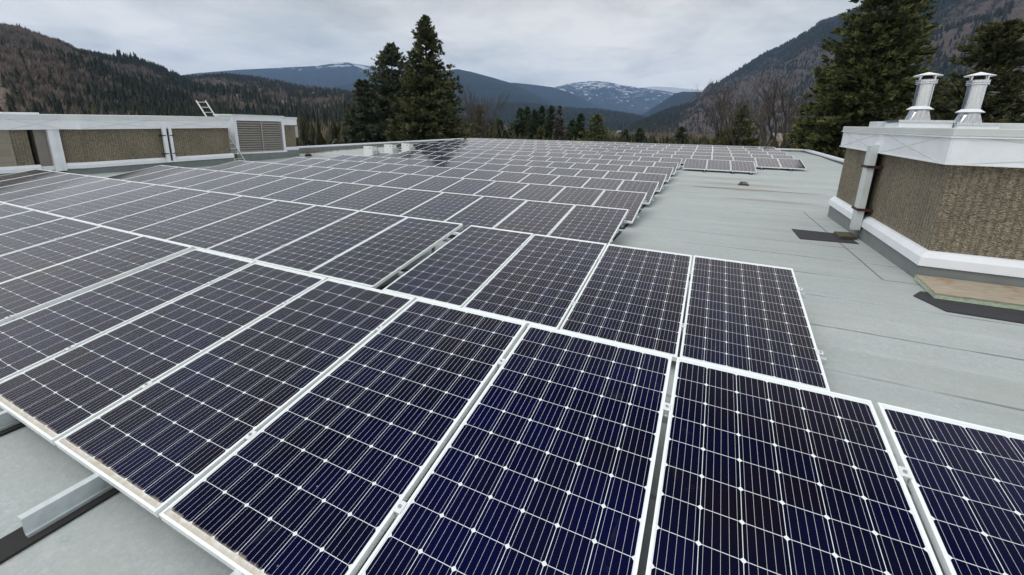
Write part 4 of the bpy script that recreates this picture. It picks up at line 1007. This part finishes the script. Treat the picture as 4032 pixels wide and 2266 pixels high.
ridge('M1', 'snowy_mountain', 'far blue mountain with snow streaks left of the central spruces', [(330, 215), (430, 193), (500, 184), (600, 176), (700, 171), (800, 166), (840, 160), (872, 157), (905, 163), (960, 172), (1060, 176), (1150, 178), (1250, 202), (1330, 232)], 8200, 5200, mat_hill('snowy_far_mountain', (0.018, 0.026, 0.022), (0.04, 0.042, 0.038), (0.14, 0.125, 0.115), 0.0010, .60, .70, (760, 1000, .64)), 130, 1300, seed=5.0)
ridge('M3', 'blue_mountain', 'blue mountain shoulder in front of the snowy peak', [(1180, 225), (1250, 208), (1298, 209), (1345, 214), (1390, 220), (1430, 232), (1480, 255), (1527, 277), (1600, 300)], 6800, 4700, hmF, 90, 1000, seed=6.0)
ridge('M4', 'snow_peak', 'far snow-patched peak at the head of the valley', [(1300, 250), (1395, 220), (1430, 211), (1487, 204), (1523, 206), (1563, 214), (1607, 221), (1664, 228), (1760, 246), (1850, 270)], 9800, 6800, mat_hill('snow_patched_peak', (0.020, 0.028, 0.024), (0.055, 0.055, 0.05), (0.16, 0.14, 0.13), 0.0012, .56, .68, (330, 1000, .645)), 150, 1200, seed=7.0)
ridge('M5', 'snow_ridge', 'thin snowy ridge right of the far peak', [(1560, 232), (1607, 221), (1643, 218), (1690, 220), (1775, 228), (1850, 240)], 11200, 9500, mat_hill('snowy_ridge', (0.03, 0.035, 0.03), (0.08, 0.08, 0.08), (0.2, 0.19, 0.18), 0.0012, .50, .66, (500, 1000, .47)), 80, 1200, seed=8.0)
ridge('M6', 'blue_hill', 'small steep blue hill below the snowy ridge', [(1590, 302), (1624, 284), (1664, 258), (1697, 236), (1718, 231), (1775, 232), (1860, 240)], 4600, 3300, hmF, 60, 500, seed=9.0)
ridge('R0', 'dark_spur', 'low dark spur at the foot of the right mountain', [(1585, 321), (1620, 306), (1664, 287), (1700, 274), (1740, 267), (1790, 280), (1830, 300), (1870, 321)], 1700, 1000, hm2, 30, 300, seed=10.0)
ridge('R1', 'great_mountain', 'great grey-brown mountain slope filling the right side', [(1600, 325), (1650, 316), (1690, 300), (1740, 258), (1778, 231), (1818, 201), (1875, 164), (1918, 138), (1959, 121), (2003, 96), (2040, 74), (2069, 52), (2120, 37), (2164, 18), (2203, 3), (2300, -60), (2450, -150), (2650, -240), (2900, -300)], [3300, 3300, 3300, 3200, 3100, 3000, 2900, 2800, 2750, 2700, 2650, 2600, 2550, 2500, 2450, 2400, 2350, 2300, 2300], 700, hmR, 95, 420, na=300, nr=70, seed=11.0, power=1.08, ridge_amp=5)

# ------------------------------------------------------------------ woods on the hills (one mass per hill) and in the valley
def proto_conifer(rng, tiers=5, k=7):
    T = []
    for i in range(tiers):
        f = i / tiers; z0 = .08 + .80 * f; rr = .19 * (1 - f) ** .8 + .02; zt = min(1.0, z0 + .30)
        ph = rng.random() * 6.28
        for j in range(k):
            a = ph + 6.283 * j / k + rng.normal(0, .15); b = a + 6.283 / k * .9; r1 = rr * rng.uniform(.7, 1.2)
            T.append([(0, 0, zt), (r1 * np.cos(a), r1 * np.sin(a), z0 + rng.normal(0, .02)), (r1 * .55 * np.cos(b), r1 * .55 * np.sin(b), z0 + .06)])
    return np.array(T)
def proto_bare(rng, n=44):
    T = []
    for j in range(n):
        a = rng.random() * 6.28; f = rng.random(); rr = .26 * np.sqrt(rng.random()); z0 = .12 + .5 * f
        c = np.array([rr * .45 * np.cos(a), rr * .45 * np.sin(a), z0 * .8]); e = np.array([rr * np.cos(a) * 1.3, rr * np.sin(a) * 1.3, min(1, z0 + rng.uniform(.22, .42))])
        s = np.array([-np.sin(a), np.cos(a), 0]) * rng.uniform(.012, .03)
        T.append([c - s, c + s, e])
    return np.array(T)
def proto_bush(rng, n=90):
    d = rots(n, rng); d[:, 2] = np.abs(d[:, 2]); c = d * np.array([.42, .42, .85]) * (.55 + .45 * rng.random(n))[:, None]
    o = rots(n, rng) * .13; q = rots(n, rng) * .10
    return np.stack([c - q, c + q, c + o + d * .12], 1)
def forest(name, label, pos, hgt, kind, tint, mat, seed):
    rng = np.random.default_rng(seed); protos = [[f(rng) for _ in range(5)] for f in (proto_conifer, proto_bare, proto_bush)]
    out, tn = [], []
    for k in range(3):
        for v in range(5):
            m = (kind == k) & (np.arange(len(pos)) % 5 == v)
            if not m.any(): continue
            P = protos[k][v].reshape(-1, 3); n = m.sum(); a = rng.random(n) * 6.28; ca, sa = np.cos(a), np.sin(a)
            h = hgt[m]; wd = h * rng.uniform(.8, 1.3, n)
            x = (P[None, :, 0] * ca[:, None] - P[None, :, 1] * sa[:, None]) * wd[:, None] + pos[m][:, 0:1]
            y = (P[None, :, 0] * sa[:, None] + P[None, :, 1] * ca[:, None]) * wd[:, None] + pos[m][:, 1:2]
            z = P[None, :, 2] * h[:, None] + pos[m][:, 2:3]
            out.append(np.stack([x, y, z], 2).reshape(-1, 3)); tn.append(np.clip(np.repeat(tint[m], len(P)) + rng.normal(0, .05, n * len(P)), 0, 1))
    o = link(name, soup(name, np.concatenate(out), mat, tint=np.concatenate(tn)))
    return tag(o, label, 'woodland', kind='stuff')
def on_terrain(key, n, rng, tmin=.02, tmax=1.0, amin=0, amax=1, crest=0.0):
    V, az = TERR[key]; nr = V.shape[0] - 10; na = V.shape[1]
    u = rng.uniform(amin, amax, n) * (na - 1.001); t = rng.random(n) ** .75 * (tmax - tmin) + tmin
    m = rng.random(n) < crest; t[m] = 1.0 - np.abs(rng.normal(0, .012, m.sum()))
    w = t * (nr - 1.001); i = w.astype(int); j = u.astype(int); fi = (w - i)[:, None]; fj = (u - j)[:, None]
    return (V[i, j] * (1 - fi) * (1 - fj) + V[i + 1, j] * fi * (1 - fj) + V[i, j + 1] * (1 - fi) * fj + V[i + 1, j + 1] * fi * fj)
def wood_on(key, label, n, h0, h1, seed, scale, cut, crest=.10, mat='hillwood', low=0.0, **k):
    rng = np.random.default_rng(seed); P = on_terrain(key, n, rng, crest=crest, **k)
    patch = np.array([fbm(p[0] / scale, p[1] / scale, seed * .7, 4) for p in P]) + low * np.clip(1 - (P[:, 2] - GROUND) / 70, 0, 1)
    kind = np.where(patch + rng.normal(0, .22, n) > cut, 0, 1)
    hgt = rng.uniform(h0, h1, n) * np.where(kind == 1, .8, 1.0); P[:, 2] -= hgt * .05
    tint = np.where(kind == 0, rng.uniform(.05, .40, n), rng.uniform(.62, 1.0, n))
    forest('hillside_forest', label, P, hgt, kind, tint, M[mat], seed)
wood_on('H1', 'mixed forest of dark conifers and bare brown trees on the steep left hill', 15000, 6, 13, 101, 110, .30, low=.22, crest=.05, amin=.25, amax=.98)
wood_on('H2', 'dark conifer forest on the long hill behind the left penthouse', 13000, 8, 17, 102, 140, .0, low=.3, crest=.12)
wood_on('H3', 'dense dark forest on the low foothill in mid valley', 6000, 14, 24, 103, 400, -.8, crest=.10)
wood_on('R0', 'dense dark forest on the low spur below the right mountain', 4500, 9, 16, 104, 400, -.7, crest=.10)
wood_on('R1', 'scattered pines and bare trees on the great right mountain', 17000, 8, 15, 105, 170, -.02, crest=.04, mat='mtnwood', amin=.02, amax=.86)

a_, _ = az_el(296, 140); b_, _ = az_el(344, 150); az_ = TERR['H1'][1]; f_ = lambda a: (a - az_[0]) / (az_[-1] - az_[0])
wood_on('H1', 'clump of tall dark conifers on the knoll of the left skyline', 30, 9, 20, 106, 110, -2, crest=1.0, amin=f_(a_), amax=f_(b_))

def valley_wood():
    rng = np.random.default_rng(77); n = 5200
    a0, _ = az_el(-150, 330); a1, _ = az_el(2120, 330)
    a = rng.uniform(a0, a1, n); d = 70 + 830 * rng.random(n) ** 1.6
    P = np.stack([CAM.x + d * np.sin(a), CAM.y + d * np.cos(a), np.full(n, GROUND)], 1)
    f = (a - a0) / (a1 - a0)
    patch = np.array([fbm(p[0] / 60, p[1] / 60, 5.0, 4) for p in P]) + rng.normal(0, .2, n)
    kind = np.where(patch > .12, 0, np.where(rng.random(n) < .55, 1, 2))
    top = np.where(f < .33, 5.6, np.where(f < .45, 4.2, np.where(f < .60, 3.0, -1.2)))          # how far tops may rise above eye level at 100 m
    hgt = np.minimum(rng.uniform(4.5, 9.5, n) * np.where(d > 250, 1.3, 1.0), 7.4 + top * np.minimum(d, 200) / 100 * rng.uniform(.2, 1.0, n))
    hgt = np.where((f > .60) & (d > 220), rng.uniform(4, 9, n), hgt); kind = np.where((f > .60) & (d > 220) & (rng.random(n) < .75), 1, kind)
    kind = np.where((d < 210) & (rng.random(n) < .62), np.where(rng.random(n) < .6, 0, 2), kind)
    hgt = np.where(kind == 2, hgt * .9, hgt)
    tint = np.where(kind == 0, rng.uniform(.05, .42, n), np.where(kind == 1, rng.uniform(.6, 1, n), rng.uniform(.20, .62, n)))
    forest('valley_woodland', 'tangled mixed woodland of bushes, bare trees and conifers beyond the roof', P, hgt, kind, tint, M['wood'], 78)
valley_wood()

# ------------------------------------------------------------------ houses in the valley
def house(X, Y, dist, wd, dp, hh, rot, wall, roofc, label):
    a, _ = az_el(X, Y); p = (CAM.x + dist * math.sin(a), CAM.y + dist * math.cos(a), GROUND)
    r = thing('house', label, 'house', p, 'houses in the valley'); r.rotation_euler.z = rot - a
    m = MB(); m.box(-wd / 2, wd / 2, -dp / 2, dp / 2, 0, hh)
    m.obj('wall', flat_mat('house_wall', wall, .8, 0, .06, 1.0), r)
    q = MB(); e = .5; rh = dp * .28
    for s in (-1, 1):
        q.face([(-wd / 2 - e, s * (dp / 2 + e), hh - .1), (wd / 2 + e, s * (dp / 2 + e), hh - .1), (wd / 2 + e, 0, hh + rh), (-wd / 2 - e, 0, hh + rh)])
        q.face([(s * wd / 2, -dp / 2, hh), (s * wd / 2, dp / 2, hh), (s * wd / 2, 0, hh + rh - .1)])
    q.obj('roof', flat_mat('house_roof', roofc, .8, 0, .1, 1.0), r)
    for x in (-wd * .28, 0.05 * wd, wd * .3):
        w_ = MB(); w_.box(x - .55, x + .55, -dp / 2 - .04, -dp / 2 - .005, hh * .4, hh * .78); w_.obj('window', M['dark'], r)
house(1990, 350, 150, 9, 8, 6.0, .15, (0.50, 0.42, 0.27), (0.20, 0.17, 0.14), 'cream house seen through the wide bare tree trunk')
house(2058, 352, 175, 10, 8, 5.2, -.2, (0.55, 0.47, 0.30), (0.15, 0.125, 0.115), 'cream house with brown roof left of the huge spruce')
house(2078, 318, 420, 14, 9, 6.0, .3, (0.55, 0.52, 0.46), (0.22, 0.20, 0.19), 'pale house farther up the valley left of the huge spruce')
house(1150, 296, 640, 14, 9, 7.0, .2, (0.62, 0.62, 0.60), (0.25, 0.24, 0.24), 'small white house at the forest edge beside the central spruce')
house(1745, 325, 1100, 13, 9, 6.0, -.3, (0.60, 0.58, 0.54), (0.22, 0.2, 0.2), 'distant pale house on the valley floor left of the slim conifer')
house(1560, 324, 1000, 12, 9, 6.0, .4, (0.60, 0.57, 0.50), (0.22, 0.2, 0.2), 'distant pale house on the valley floor right of the light green conifer')

# ------------------------------------------------------------------ the air between here and the mountains
def haze():
    hb = MB(); hb.box(-12500, 4500, -1500, 13500, GROUND - 1, 1500)
    m = bpy.data.materials.new('haze_air'); m.use_nodes = True; nt = m.node_tree; nt.nodes.clear()
    o = nt.nodes.new('ShaderNodeOutputMaterial'); v = nt.nodes.new('ShaderNodeVolumePrincipled'); nt.links.new(v.outputs[0], o.inputs['Volume'])
    v.inputs['Color'].default_value = (0.36, 0.58, 1.0, 1); v.inputs['Density'].default_value = 7.8e-5; v.inputs['Anisotropy'].default_value = 0.0
    tag(hb.obj('haze', m), 'thin blue haze filling the valley air', 'haze', kind='stuff')
haze()
